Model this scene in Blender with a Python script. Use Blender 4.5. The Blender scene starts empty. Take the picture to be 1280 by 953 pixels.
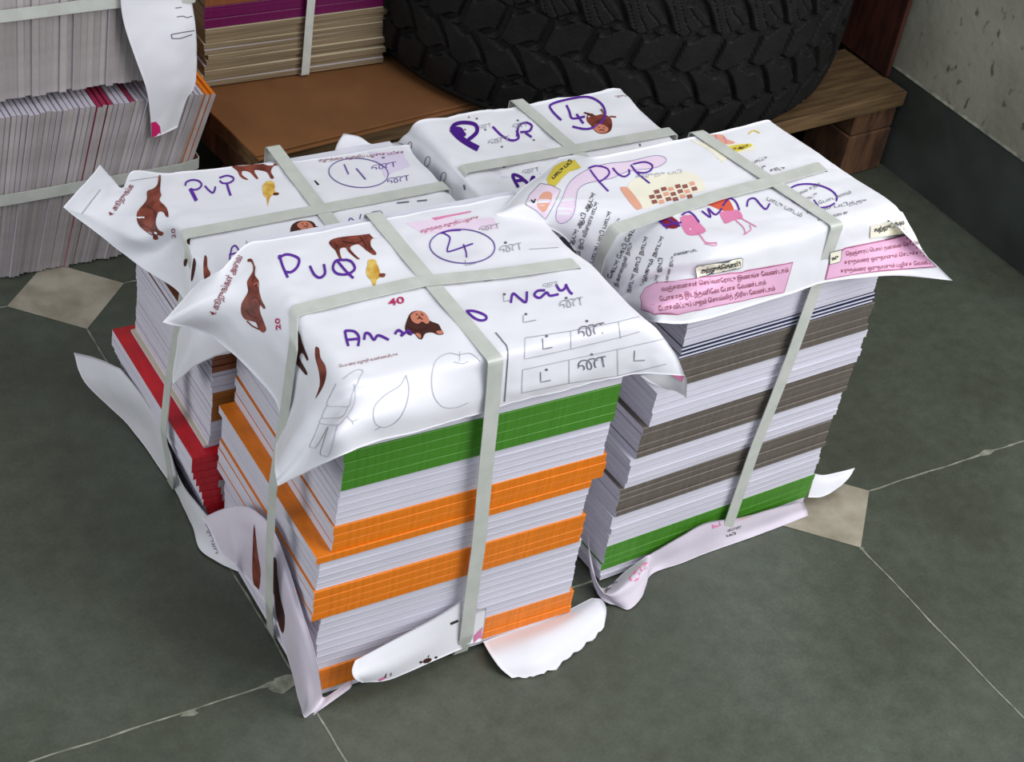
import bpy, bmesh, math, random
from mathutils import Vector, Matrix, noise
from mathutils.bvhtree import BVHTree
from mathutils.geometry import delaunay_2d_cdt

random.seed(11)
SC = bpy.context.scene
COL = SC.collection

# ------------------------------------------------------------ camera, world, light
F_PX, W, H = 2185.08, 1280.0, 953.0
CAM_LOC = Vector((-0.50606, -0.91691, 1.17587))
RX, RY, RZ = 0.909587, 0.180987, -0.639161
CAM_R = (Matrix.Rotation(RZ, 3, 'Z') @ Matrix.Rotation(RX, 3, 'X') @ Matrix.Rotation(RY, 3, 'Z'))
cam_d = bpy.data.cameras.new('camera')
cam_d.sensor_fit = 'HORIZONTAL'
cam_d.sensor_width = 36.0
cam_d.lens = F_PX / W * 36.0
cam_d.clip_start = 0.02
cam = bpy.data.objects.new('camera', cam_d)
cam.matrix_world = Matrix.Translation(CAM_LOC) @ CAM_R.to_4x4()
COL.objects.link(cam)
SC.camera = cam

SC.view_settings.view_transform = 'Standard'
SC.view_settings.look = 'None'
SC.view_settings.gamma = 1.0
SC.view_settings.use_curve_mapping = False
SC.view_settings.exposure = 0.0

world = bpy.data.worlds.new('world')
SC.world = world
world.use_nodes = True
bg = world.node_tree.nodes['Background']
bg.inputs[0].default_value = (0.80, 0.88, 1.0, 1)
bg.inputs[1].default_value = 0.54


def area(name, loc, target, size, size_y, power, color):
    d = bpy.data.lights.new(name, 'AREA')
    d.shape = 'RECTANGLE'
    d.size = size
    d.size_y = size_y
    d.energy = power
    d.color = color
    o = bpy.data.objects.new(name, d)
    o.location = loc
    o.rotation_euler = (Vector(target) - Vector(loc)).to_track_quat('-Z', 'Y').to_euler()
    COL.objects.link(o)
    return o


area('doorway_light', (1.25, -1.35, 1.35), (0.25, -.10, 0.15), 1.4, 1.4, 32, (1.0, 0.98, 0.97))
area('ceiling_light', (0.30, -0.45, 2.0), (0.25, 0.0, 0.0), 1.0, 0.6, 9.5, (0.97, 0.97, 1.0))

area('left_fill_light', (-2.3, 0.1, 1.0), (0.0, 0.1, 0.15), 1.2, 1.0, 15, (1.0, 0.98, 0.96))  # unseen fill lamp, added to brighten the left sides of the bundles

# ------------------------------------------------------------ helpers


def ray(px, py):
    d = CAM_R @ Vector(((px - W / 2) / F_PX, -(py - H / 2) / F_PX, -1.0))
    return CAM_LOC.copy(), d


def P(px, py, z=None, x=None, y=None):
    """point of the room seen at a spot of the photograph, on a plane of known height or depth"""
    o, d = ray(px, py)
    if z is not None:
        t = (z - o.z) / d.z
    elif x is not None:
        t = (x - o.x) / d.x
    else:
        t = (y - o.y) / d.y
    return o + d * t


def frame(ox, oy, yaw):
    c, s = math.cos(yaw), math.sin(yaw)
    return lambda a, b, z: Vector((ox + c * a - s * b, oy + s * a + c * b, z))


def lin(c):
    return tuple(((v / 12.92) if v <= 0.04045 else ((v + 0.055) / 1.055) ** 2.4) for v in c)


def tag(o, label=None, cat=None, group=None, kind=None):
    if label:
        o['label'] = label
    if cat:
        o['category'] = cat
    if group:
        o['group'] = group
    if kind:
        o['kind'] = kind
    return o


def link(name, me, mats, parent=None):
    o = bpy.data.objects.new(name, me)
    for m in (mats if isinstance(mats, (list, tuple)) else [mats]):
        if len(me.materials) < 20 and (m.name not in [x.name for x in me.materials if x]):
            me.materials.append(m)
    COL.objects.link(o)
    if parent:
        o.parent = parent
    return o


def empty(name, loc, rz=0.0):
    o = bpy.data.objects.new(name, None)
    o.empty_display_size = 0.05
    o.location = loc
    o.rotation_euler = (0, 0, rz)
    COL.objects.link(o)
    return o


def mesh(name, verts, faces, smooth=False):
    me = bpy.data.meshes.new(name)
    me.from_pydata([tuple(v) for v in verts], [], faces)
    if smooth:
        me.polygons.foreach_set('use_smooth', [True] * len(me.polygons))
    me.update()
    return me


def box_bm(bm, x0, x1, y0, y1, z0, z1, bevel=0.0, seg=1):
    r = bmesh.ops.create_cube(bm, size=1.0)
    for v in r['verts']:
        v.co = Vector((x0 + (v.co.x + .5) * (x1 - x0), y0 + (v.co.y + .5) * (y1 - y0), z0 + (v.co.z + .5) * (z1 - z0)))
    if bevel:
        es = list({e for v in r['verts'] for e in v.link_edges})
        bmesh.ops.bevel(bm, geom=es, offset=bevel, segments=seg, affect='EDGES', profile=0.6)


def bm_mesh(bm, name, smooth=False):
    me = bpy.data.meshes.new(name)
    bmesh.ops.recalc_face_normals(bm, faces=bm.faces)
    bm.to_mesh(me)
    bm.free()
    if smooth:
        me.polygons.foreach_set('use_smooth', [True] * len(me.polygons))
    return me


# ------------------------------------------------------------ materials
def mat(name, rgb, rough=0.6, spec=0.5, srgb=True):
    m = bpy.data.materials.new(name)
    m.use_nodes = True
    b = m.node_tree.nodes['Principled BSDF']
    c = lin(rgb) if srgb else rgb
    b.inputs['Base Color'].default_value = (*c, 1)
    b.inputs['Roughness'].default_value = rough
    b.inputs['Specular IOR Level'].default_value = spec
    return m


def N(m, t, **kw):
    n = m.node_tree.nodes.new(t)
    for k, v in kw.items():
        setattr(n, k, v)
    return n


def noise_mix(m, c1, c2, scale, detail=4, coord='Object', stretch=(1, 1, 1), lo=0.35, hi=0.65, bump=0.0, bump_scale=None, rand=0.0):
    nt = m.node_tree
    L = nt.links.new
    b = nt.nodes['Principled BSDF']
    tc = N(m, 'ShaderNodeTexCoord')
    mp = N(m, 'ShaderNodeMapping')
    mp.inputs['Scale'].default_value = stretch
    if coord == 'World':
        g = N(m, 'ShaderNodeNewGeometry')
        L(g.outputs['Position'], mp.inputs['Vector'])
    else:
        L(tc.outputs[coord], mp.inputs['Vector'])
    n = N(m, 'ShaderNodeTexNoise')
    n.inputs['Scale'].default_value = scale
    n.inputs['Detail'].default_value = detail
    L(mp.outputs[0], n.inputs['Vector'])
    r = N(m, 'ShaderNodeValToRGB')
    r.color_ramp.elements[0].position = lo
    r.color_ramp.elements[1].position = hi
    r.color_ramp.elements[0].color = (*lin(c1), 1)
    r.color_ramp.elements[1].color = (*lin(c2), 1)
    L(n.outputs['Fac'], r.inputs['Fac'])
    out = r.outputs[0]
    if rand:
        oi = N(m, 'ShaderNodeObjectInfo')
        mr = N(m, 'ShaderNodeMapRange')
        mr.inputs['To Min'].default_value = 1 - rand
        mr.inputs['To Max'].default_value = 1 + rand
        L(oi.outputs['Random'], mr.inputs['Value'])
        hs = N(m, 'ShaderNodeHueSaturation')
        L(mr.outputs[0], hs.inputs['Value'])
        L(out, hs.inputs['Color'])
        out = hs.outputs[0]
    L(out, b.inputs['Base Color'])
    if bump:
        n2 = n
        if bump_scale:
            n2 = N(m, 'ShaderNodeTexNoise')
            n2.inputs['Scale'].default_value = bump_scale
            n2.inputs['Detail'].default_value = detail
            L(mp.outputs[0], n2.inputs['Vector'])
        bp = N(m, 'ShaderNodeBump')
        bp.inputs['Strength'].default_value = bump
        bp.inputs['Distance'].default_value = 0.002
        L(n2.outputs['Fac'], bp.inputs['Height'])
        L(bp.outputs[0], b.inputs['Normal'])
    return m


M = {}
M['paper'] = noise_mix(mat('wrapper_paper', (.9, .9, .92), .52, .35), (.895, .895, .915), (.925, .925, .94), 9, bump=.25, bump_scale=14)
M['paper_pink'] = noise_mix(mat('pinkish_paper', (.86, .80, .86), .5, .4), (.83, .79, .84), (.88, .85, .89), 12, bump=.2, bump_scale=16)
M['pages'] = noise_mix(mat('page_edges', (.8, .8, .84), .75, .2), (.79, .78, .83), (.90, .89, .93), 30, 5, stretch=(.25, .25, 60), lo=.3, hi=.7, bump=.35, rand=.05)
M['pages_old'] = noise_mix(mat('old_page_edges', (.7, .68, .68), .8, .2), (.57, .54, .53), (.76, .73, .73), 22, 5, stretch=(30, .6, .4), lo=.3, hi=.7, bump=.35, rand=.13)
M['pages_cream'] = noise_mix(mat('cream_page_edges', (.7, .62, .5), .8, .2), (.38, .32, .25), (.66, .59, .47), 14, 5, stretch=(.5, .5, 60), lo=.3, hi=.7, bump=.35, rand=.1)


def cover_mat(name, rgb, rough=.42):
    m = mat(name, rgb, rough, .5)
    nt = m.node_tree
    L = nt.links.new
    b = nt.nodes['Principled BSDF']
    tc = N(m, 'ShaderNodeTexCoord')
    hs = []
    for sc in ((700, 1, 1), (1, 1, 900)):
        mp = N(m, 'ShaderNodeMapping')
        mp.inputs['Scale'].default_value = (sc[0] / 100, 1, sc[2] / 100)
        L(tc.outputs['Object'], mp.inputs['Vector'])
        n = N(m, 'ShaderNodeTexNoise')
        n.inputs['Scale'].default_value = 40
        n.inputs['Detail'].default_value = 3
        L(mp.outputs[0], n.inputs['Vector'])
        hs.append(n)
    ad = N(m, 'ShaderNodeMath', operation='ADD')
    L(hs[0].outputs['Fac'], ad.inputs[0])
    L(hs[1].outputs['Fac'], ad.inputs[1])
    r = N(m, 'ShaderNodeMapRange')
    r.inputs['From Min'].default_value = .7
    r.inputs['From Max'].default_value = 1.3
    r.inputs['To Min'].default_value = .80
    r.inputs['To Max'].default_value = 1.10
    L(ad.outputs[0], r.inputs['Value'])
    h = N(m, 'ShaderNodeHueSaturation')
    h.inputs['Color'].default_value = (*lin(rgb), 1)
    L(r.outputs[0], h.inputs['Value'])
    L(h.outputs[0], b.inputs['Base Color'])
    bp = N(m, 'ShaderNodeBump')
    bp.inputs['Strength'].default_value = .4
    bp.inputs['Distance'].default_value = .001
    L(ad.outputs[0], bp.inputs['Height'])
    L(bp.outputs[0], b.inputs['Normal'])
    return m


M['orange'] = cover_mat('orange_cover', (.93, .50, .04))
M['green'] = cover_mat('green_cover', (.27, .53, .12))
M['brown'] = cover_mat('dark_brown_cover', (.40, .365, .335))
M['navy'] = cover_mat('navy_cover', (.10, .16, .30))
M['crimson'] = cover_mat('crimson_cover', (.64, .20, .33))
M['red'] = cover_mat('red_cover', (.83, .08, .14))
M['tan'] = cover_mat('tan_brown_cover', (.66, .40, .16))
M['umber'] = cover_mat('umber_cover', (.52, .30, .18))
M['magenta'] = cover_mat('magenta_cover', (.40, .03, .29))
M['pale_cover'] = mat('pale_cover', (.78, .76, .80), .5)
M['cream_cover'] = mat('cream_cover', (.84, .80, .68), .5)
M['white_cover'] = mat('white_cover', (.86, .86, .90), .4)
M['greywhite'] = mat('grey_white_label', (.80, .80, .80), .5)
M['strap'] = noise_mix(mat('strap_plastic', (.78, .79, .76), .38, .5), (.755, .77, .735), (.80, .81, .78), 60, stretch=(1, 1, 1))

INK = dict(purple=(.36, .16, .60), dpurple=(.27, .06, .50), violet=(.42, .36, .62), grey=(.62, .62, .66), faint=(.70, .70, .74), dgrey=(.42, .42, .46), black=(.13, .13, .14),
           maroon=(.52, .12, .20), magenta=(.72, .18, .38), brown=(.44, .19, .14), dbrown=(.27, .13, .11), skin=(.80, .50, .40), ochre=(.84, .68, .30),
           yellow=(.86, .78, .30), pink=(.90, .70, .82), palepink=(.92, .84, .91), cream=(.94, .92, .84), salmon=(.90, .66, .56), rosy=(.88, .52, .68),
           brick=(.58, .36, .32), orange=(.86, .38, .28), pinkline=(.72, .42, .55), hotpink=(.82, .14, .42), white=(.93, .93, .95), lilac=(.86, .82, .90))
for k, c in INK.items():
    M['ink_' + k] = mat('ink_' + k, c, .5, .4)
# animal photographs printed on the sheets: mottled fur
noise_mix(M['ink_brown'], (.36, .14, .10), (.56, .28, .22), 90)
noise_mix(M['ink_ochre'], (.78, .58, .18), (.90, .78, .42), 120)


# ------------------------------------------------------------ sheets of paper with print on them
def catmull(p0, p1, p2, p3, t):
    return 0.5 * ((2 * p1) + (-p0 + p2) * t + (2 * p0 - 5 * p1 + 4 * p2 - p3) * t * t + (-p0 + 3 * p1 - 3 * p2 + p3) * t ** 3)


def spline(pts, n, sharp=()):
    """n samples between each neighbouring pair"""
    out = []
    k = len(pts)
    for i in range(k - 1):
        a = pts[max(i - 1, 0)]
        b = pts[i]
        c = pts[i + 1]
        d = pts[min(i + 2, k - 1)]
        if i == 0 or i in sharp:
            a = b * 2 - c
        if i == k - 2 or i + 1 in sharp:
            d = c * 2 - b
        # guard against overshoot where a short span follows a long one
        lb = (c - b).length
        if (b - a).length > 2.2 * lb:
            a = b + (a - b).normalized() * 2.2 * lb
        if (d - c).length > 2.2 * lb:
            d = c + (d - c).normalized() * 2.2 * lb
        for j in range(n):
            out.append(catmull(a, b, c, d, j / n))
    out.append(pts[-1].copy())
    return out


class Sheet:
    def __init__(self, net, sub=8, wrinkle=0.0012, seed=0.0, thick=0.0005, wscale=18, sharp=(), torn=0.0):
        rows = [spline([Vector(p) for p in r], sub) for r in net]
        cols = list(zip(*rows))
        cols = [spline(list(c), sub, sharp) for c in cols]
        self.nu, self.nv = len(cols), len(cols[0])
        V = [p for c in cols for p in c]
        nu, nv = self.nu, self.nv
        self.idx = lambda i, j: i * nv + j
        nor = [Vector((0, 0, 0)) for _ in V]
        for i in range(nu):
            for j in range(nv):
                a = V[self.idx(min(i + 1, nu - 1), j)] - V[self.idx(max(i - 1, 0), j)]
                b = V[self.idx(i, min(j + 1, nv - 1))] - V[self.idx(i, max(j - 1, 0))]
                n = b.cross(a)
                nor[self.idx(i, j)] = n.normalized() if n.length > 0 else Vector((0, 0, 1))
        if nor[self.idx(nu // 2, nv // 2)].dot(CAM_LOC - V[self.idx(nu // 2, nv // 2)]) < 0:
            nor = [-n for n in nor]
        for k, v in enumerate(V):
            q = v * wscale
            w = noise.noise(q + Vector((seed, 0, 0))) + .6 * abs(noise.noise(q * 2.3 + Vector((0, seed, 3)))) - .2
            V[k] = v + nor[k] * (w * wrinkle)
        if torn:
            for i in range(nu):
                a, b = V[self.idx(i, nv - 1)], V[self.idx(i, nv - 2)]
                k = noise.noise(Vector((i * .45, seed, 0))) + .7 * noise.noise(Vector((i * 1.3, seed, 5)))
                V[self.idx(i, nv - 1)] = a + (a - b).normalized() * (k * torn)
        self.V, self.nor, self.thick = V, nor, thick
        self.F = []
        for i in range(nu - 1):
            for j in range(nv - 1):
                self.F.append((self.idx(i, j), self.idx(i + 1, j), self.idx(i + 1, j + 1), self.idx(i, j + 1)))
        self.bvh = BVHTree.FromPolygons(V, self.F)
        self.mv, self.mf, self.mm, self.mats = [], [], [], []

    def hit(self, px, py, lift):
        o, d = ray(px, py)
        d.normalize()
        p, n, i, dist = self.bvh.ray_cast(o, d)
        if p is None:
            return None
        if n.dot(d) > 0:
            n = -n
        return p + n * lift

    def add(self, pts, faces, matname, lift):
        """pts in photograph pixels -> points on the paper"""
        if matname not in self.mats:
            self.mats.append(matname)
        mi = self.mats.index(matname) + 1
        P3 = [self.hit(x, y, lift) for x, y in pts]
        base = len(self.mv)
        self.mv += [p if p is not None else Vector((0, 0, 0)) for p in P3]
        for f in faces:
            q = [P3[k] for k in f]
            if any(p is None for p in q):
                continue
            if max((q[a] - q[a - 1]).length for a in range(len(q))) > 0.03:
                continue
            self.mf.append(tuple(base + k for k in f))
            self.mm.append(mi)

    def fill(self, pts, ink, lift=0.0003, step=6.0, smooth=True, T=None):
        pts = tr(pts, T)
        if smooth:
            pts = smooth2(pts, 3, closed=True)
        v2 = [Vector(p) for p in pts]
        n = len(v2)
        edges = [(i, (i + 1) % n) for i in range(n)]
        xs = [p.x for p in v2]
        ys = [p.y for p in v2]
        x = min(xs) + step / 2
        extra = []
        while x < max(xs):
            y = min(ys) + step / 2
            while y < max(ys):
                if inside(x, y, v2):
                    extra.append(Vector((x, y)))
                y += step
            x += step
        r = delaunay_2d_cdt(v2 + extra, edges, [], 1, 1e-4)
        self.add([(v.x, v.y) for v in r[0]], r[2], 'ink_' + ink, lift)

    def stroke(self, pts, w, ink, lift=0.0005, T=None, smooth=True, taper=False):
        s = T[2] if T else 1.0
        pts = tr(pts, T)
        w = w / s
        p = smooth2(pts, 5) if smooth and len(pts) > 2 else densify(pts)
        L, R = [], []
        k = len(p)
        for i in range(k):
            a = p[max(i - 1, 0)]
            b = p[min(i + 1, k - 1)]
            dx, dy = b[0] - a[0], b[1] - a[1]
            l = math.hypot(dx, dy) or 1
            ww = w * (1 - .35 * (i / max(k - 1, 1))) if taper else w
            nx, ny = -dy / l * ww / 2, dx / l * ww / 2
            L.append((p[i][0] + nx, p[i][1] + ny))
            R.append((p[i][0] - nx, p[i][1] - ny))
        self.add(L + R, [(i, i + 1, k + i + 1, k + i) for i in range(k - 1)], 'ink_' + ink, lift)

    def text(self, s, start, end, height, ink, lift=0.0006, T=None, slant=0.0, bold=0.0, fit=True):
        """text whose baseline runs from start to end"""
        sc = T[2] if T else 1.0
        a, b = tr([start, end], T)
        h = height / sc
        me, wdt = text_mesh(s, bold)
        dx, dy = b[0] - a[0], b[1] - a[1]
        l = math.hypot(dx, dy)
        ex, ey = dx / l, dy / l
        sx = l / wdt if fit else h / .7
        sy = h / .7
        pts = [(a[0] + ex * v[0] * sx + ey * v[1] * sy + slant * v[1] * sy * ex, a[1] + ey * v[0] * sx - ex * v[1] * sy + slant * v[1] * sy * ey) for v in me[0]]
        self.add(pts, me[1], 'ink_' + ink, lift)

    def build(self, name, label, cat='paper sheet', material='paper', group=None, under=None):
        n = len(self.V)
        verts = list(self.V) + [v - q * self.thick for v, q in zip(self.V, self.nor)]
        faces = list(self.F) + [tuple(n + k for k in reversed(f)) for f in self.F]
        mi = [0] * len(self.F) + [0] * len(self.F)
        nu, nv = self.nu, self.nv
        rim = [(self.idx(i, 0), self.idx(i + 1, 0)) for i in range(nu - 1)] + [(self.idx(nu - 1, j), self.idx(nu - 1, j + 1)) for j in range(nv - 1)] + \
              [(self.idx(i + 1, nv - 1), self.idx(i, nv - 1)) for i in reversed(range(nu - 1))] + [(self.idx(0, j + 1), self.idx(0, j)) for j in reversed(range(nv - 1))]
        for a, b in rim:
            faces.append((a, b, n + b, n + a))
            mi.append(0)
        base = len(verts)
        used = sorted({k for f in self.mf for k in f})
        at = {k: base + q for q, k in enumerate(used)}
        verts += [self.mv[k] for k in used]
        faces += [tuple(at[k] for k in f) for f in self.mf]
        mi += self.mm
        me = mesh(name, verts, faces, smooth=True)
        mats = [M[material]] + [M[k] for k in self.mats]
        for m in mats:
            me.materials.append(m)
        me.polygons.foreach_set('material_index', mi)
        me.update()
        o = bpy.data.objects.new(name, me)
        COL.objects.link(o)
        tag(o, label, cat, group)
        return o


def tr(pts, T):
    if not T:
        return [tuple(p) for p in pts]
    return [(T[0] + x / T[2], T[1] + y / T[2]) for x, y in pts]


def densify(pts, step=4.0):
    out = []
    for i in range(len(pts) - 1):
        a, b = pts[i], pts[i + 1]
        n = max(1, int(math.hypot(b[0] - a[0], b[1] - a[1]) / step))
        for j in range(n):
            t = j / n
            out.append((a[0] + (b[0] - a[0]) * t, a[1] + (b[1] - a[1]) * t))
    out.append(pts[-1])
    return out


def smooth2(pts, n=5, closed=False):
    k = len(pts)
    out = []
    rng = range(k) if closed else range(k - 1)
    for i in rng:
        if closed:
            a, b, c, d = pts[i - 1], pts[i], pts[(i + 1) % k], pts[(i + 2) % k]
        else:
            a, b, c, d = pts[max(i - 1, 0)], pts[i], pts[i + 1], pts[min(i + 2, k - 1)]
        for j in range(n):
            t = j / n
            out.append(tuple(catmull(a[q], b[q], c[q], d[q], t) for q in (0, 1)))
    if not closed:
        out.append(tuple(pts[-1]))
    return out


def inside(x, y, poly):
    r = False
    j = len(poly) - 1
    for i in range(len(poly)):
        a, b = poly[i], poly[j]
        if (a.y > y) != (b.y > y) and x < (b.x - a.x) * (y - a.y) / (b.y - a.y) + a.x:
            r = not r
        j = i
    return r


def vis(s):
    """Tamil vowel signs that stand before their consonant, put in the order they are drawn"""
    out = []
    for ch in s:
        if ch in '\u0bc6\u0bc7\u0bc8' and out:
            out.insert(len(out) - 1, ch)
        elif ch in '\u0bca\u0bcb\u0bcc' and out:
            pre = {'\u0bca': '\u0bc6', '\u0bcb': '\u0bc7', '\u0bcc': '\u0bc6'}[ch]
            post = {'\u0bca': '\u0bbe', '\u0bcb': '\u0bbe', '\u0bcc': '\u0bb3'}[ch]
            out.insert(len(out) - 1, pre)
            out.append(post)
        else:
            out.append(ch)
    return ''.join(out)


TEXTS = {}


def text_mesh(s, bold=0.0):
    key = (s, bold)
    if key in TEXTS:
        return TEXTS[key]
    cu = bpy.data.curves.new('lettering', 'FONT')
    cu.body = vis(s)
    cu.resolution_u = 2
    cu.offset = bold
    o = bpy.data.objects.new('lettering', cu)
    COL.objects.link(o)
    dg = bpy.context.evaluated_depsgraph_get()
    me = o.evaluated_get(dg).to_mesh()
    vs = [(v.co.x, v.co.y) for v in me.vertices]
    fs = [tuple(p.vertices) for p in me.polygons]
    o.evaluated_get(dg).to_mesh_clear()
    bpy.data.objects.remove(o)
    bpy.data.curves.remove(cu)
    w = max(v[0] for v in vs)
    TEXTS[key] = ((vs, fs), w)
    return TEXTS[key]


def ell(cx, cy, rx, ry, rot=0, a0=0, a1=360, n=18):
    r = math.radians(rot)
    out = []
    for i in range(n + 1):
        t = math.radians(a0 + (a1 - a0) * i / n)
        x, y = rx * math.cos(t), ry * math.sin(t)
        out.append((cx + x * math.cos(r) - y * math.sin(r), cy + x * math.sin(r) + y * math.cos(r)))
    return out


# ------------------------------------------------------------ setting: floor, walls
S = 0.6
fm = mat('stone_floor', (.30, .31, .28), .42, .5)
nt = fm.node_tree
L = nt.links.new
b = nt.nodes['Principled BSDF']
g = N(fm, 'ShaderNodeNewGeometry')


def fnoise(scale, detail, rough=.55):
    n = N(fm, 'ShaderNodeTexNoise')
    n.inputs['Scale'].default_value = scale
    n.inputs['Detail'].default_value = detail
    n.inputs['Roughness'].default_value = rough
    L(g.outputs['Position'], n.inputs['Vector'])
    return n


n1, n2, n3 = fnoise(3.2, 6), fnoise(45, 5, .7), fnoise(320, 2)
r1 = N(fm, 'ShaderNodeValToRGB')
r1.color_ramp.elements[0].position, r1.color_ramp.elements[1].position = .3, .7
r1.color_ramp.elements[0].color = (*lin((.24, .255, .20)), 1)
r1.color_ramp.elements[1].color = (*lin((.335, .36, .315)), 1)
L(n1.outputs[0], r1.inputs[0])
mx = N(fm, 'ShaderNodeMix', data_type='RGBA', blend_type='OVERLAY')
mx.inputs[0].default_value = .45
L(r1.outputs[0], mx.inputs[6])
L(n2.outputs[0], mx.inputs[7])
mx2 = N(fm, 'ShaderNodeMix', data_type='RGBA', blend_type='OVERLAY')
mx2.inputs[0].default_value = .25
L(mx.outputs[2], mx2.inputs[6])
L(n3.outputs[0], mx2.inputs[7])
L(mx2.outputs[2], b.inputs['Base Color'])
mr = N(fm, 'ShaderNodeMapRange')
mr.inputs['To Min'].default_value, mr.inputs['To Max'].default_value = .32, .58
L(n2.outputs[0], mr.inputs['Value'])
L(mr.outputs[0], b.inputs['Roughness'])
bp = N(fm, 'ShaderNodeBump')
bp.inputs['Strength'].default_value = .12
bp.inputs['Distance'].default_value = .001
L(n2.outputs[0], bp.inputs['Height'])
L(bp.outputs[0], b.inputs['Normal'])

M['grout'] = noise_mix(mat('pale_grout', (.55, .56, .50), .8), (.40, .42, .36), (.62, .62, .55), 60, coord='World')
M['inlay'] = noise_mix(mat('cream_stone_inlay', (.66, .62, .54), .45), (.56, .53, .46), (.70, .67, .60), 25, 6, coord='World', bump=.1)

fv = [(-1.6, -1.6, 0), (1.15, -1.6, 0), (1.15, 1.45, 0), (-1.6, 1.45, 0)]
ff = [(0, 1, 2, 3)]
fmi = [0]


def grout(p, q, w):
    p, q = Vector(p), Vector(q)
    d = (q - p)
    n = max(2, int(d.length / .012))
    per = Vector((-d.y, d.x)).normalized()
    a, bb = [], []
    for i in range(n + 1):
        t = i / n
        c = p + d * t + per * (noise.noise(Vector((t * 14 + p.x * 9, p.y * 5, q.x))) * .0016)
        k = abs(noise.noise(Vector((c.x * 60, c.y * 60, 3))))
        ww = w * (.55 + 1.1 * k)
        if noise.noise(Vector((c.x * 22, c.y * 22, 9))) > .42:
            ww *= 3.2
        a.append(c + per * ww / 2)
        bb.append(c - per * ww / 2)
    base = len(fv)
    fv.extend([(v.x, v.y, .0004) for v in a + bb])
    for i in range(n):
        ff.append((base + i, base + i + 1, base + n + 2 + i, base + n + 1 + i))
        fmi.append(1)


R_IN = 0.066
for i in range(-2, 2):
    for j in range(-2, 3):
        gap = R_IN if (i + j) % 2 else 0
        gapx = R_IN if (i + 1 + j) % 2 else 0
        gapy = R_IN if (i + j + 1) % 2 else 0
        if (i + 1) * S < 1.25:
            grout((i * S + gap, j * S), (min((i + 1) * S - gapx, 1.12), j * S), .0026)
        grout((i * S, j * S + gap), (i * S, (j + 1) * S - gapy), .0026)
        if (i + j) % 2:
            base = len(fv)
            for k in range(4):
                a0 = Vector((math.cos(k * math.pi / 2), math.sin(k * math.pi / 2))) * R_IN
                a1 = Vector((math.cos((k + 1) * math.pi / 2), math.sin((k + 1) * math.pi / 2))) * R_IN
                for t in range(6):
                    c = a0.lerp(a1, t / 6)
                    e = 1 + .03 * noise.noise(Vector((i * 3 + k + t, j * 5 + t, 1)))
                    fv.append((i * S + c.x * e, j * S + c.y * e, .0006))
            ff.append(tuple(range(base, base + 24)))
            fmi.append(2)
# chipped joint beside the front-left bundle
for cx, cy, s in ((-.012, -.004, .018), (-.10, -.003, .009)):
    base = len(fv)
    for k in range(10):
        a = k * math.tau / 10
        rr = s * (.6 + .5 * abs(noise.noise(Vector((k * 1.3, cx * 50, 0)))) * 2)
        fv.append((cx + math.cos(a) * rr, cy + math.sin(a) * rr * .5, .0005))
    ff.append(tuple(range(base, base + 10)))
    fmi.append(1)
fme = mesh('floor', fv, ff)
for m_ in (fm, M['grout'], M['inlay']):
    fme.materials.append(m_)
fme.polygons.foreach_set('material_index', fmi)
fo = bpy.data.objects.new('floor', fme)
COL.objects.link(fo)
tag(fo, kind='structure')

M['plaster'] = noise_mix(mat('wall_plaster', (.62, .61, .57), .8), (.55, .54, .48), (.63, .62, .56), 7, 8, coord='World', bump=.6, bump_scale=60)
pm = M['plaster']
L = pm.node_tree.links.new
vo = N(pm, 'ShaderNodeTexNoise')
vo.inputs['Scale'].default_value = 85
vo.inputs['Detail'].default_value = 2
gg = N(pm, 'ShaderNodeNewGeometry')
mpp = N(pm, 'ShaderNodeMapping')
mpp.inputs['Scale'].default_value = (1, 1, .55)
L(gg.outputs['Position'], mpp.inputs[0])
L(mpp.outputs[0], vo.inputs['Vector'])
rr_ = N(pm, 'ShaderNodeValToRGB')
rr_.color_ramp.elements[0].position, rr_.color_ramp.elements[1].position = .27, .36
rr_.color_ramp.elements[0].color = (*lin((.66, .65, .62)), 1)
rr_.color_ramp.elements[1].color = (1, 1, 1, 1)
L(vo.outputs[0], rr_.inputs[0])
mm_ = N(pm, 'ShaderNodeMix', data_type='RGBA', blend_type='MULTIPLY')
mm_.inputs[0].default_value = 1
bs = pm.node_tree.nodes['Principled BSDF']
src = bs.inputs['Base Color'].links[0].from_socket
L(src, mm_.inputs[6])
L(rr_.outputs[0], mm_.inputs[7])
L(mm_.outputs[2], bs.inputs['Base Color'])
M['skirt'] = noise_mix(mat('skirting_stone', (.27, .29, .27), .5), (.215, .235, .22), (.28, .30, .285), 12, 7, coord='World', bump=.15, bump_scale=90)

bm = bmesh.new()
box_bm(bm, 1.150, 1.28, .06, 1.45, 0, 2.6)
for v in bm.verts:
    v.co.x += -.0095 - .02 * v.co.y
tag(link('wall_right', bm_mesh(bm, 'wall_right'), M['plaster']), kind='structure')
bm = bmesh.new()
box_bm(bm, 1.140, 1.1425, .055, 1.40, 0, .136, .0015)
for v in bm.verts:
    v.co.x += -.0005 - .02 * v.co.y
tag(link('baseboard_right', bm_mesh(bm, 'baseboard_right'), M['skirt']), kind='structure')
gv, gf = [], []
n = 120
for i in range(n + 1):
    y = .06 + 1.3 * i / n
    w = .0022 + .0035 * abs(noise.noise(Vector((y * 30, 0, 2))))
    q = -.0005 - .02 * y
    gv += [(1.139 + q, y, .1355), (1.1415 + q, y, .137 + w), (1.1415 + q, y, .1355)]
for i in range(n):
    a = i * 3
    gf += [(a, a + 3, a + 4, a + 1), (a + 1, a + 4, a + 5, a + 2), (a, a + 2, a + 5, a + 3)]
tag(link('trim_1', mesh('trim_1', gv, gf), M['grout']), kind='structure')
bm = bmesh.new()
box_bm(bm, -1.6, 1.28, 1.45, 1.6, 0, 2.6)
tag(link('wall_back', bm_mesh(bm, 'wall_back'), M['plaster']), kind='structure')

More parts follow.
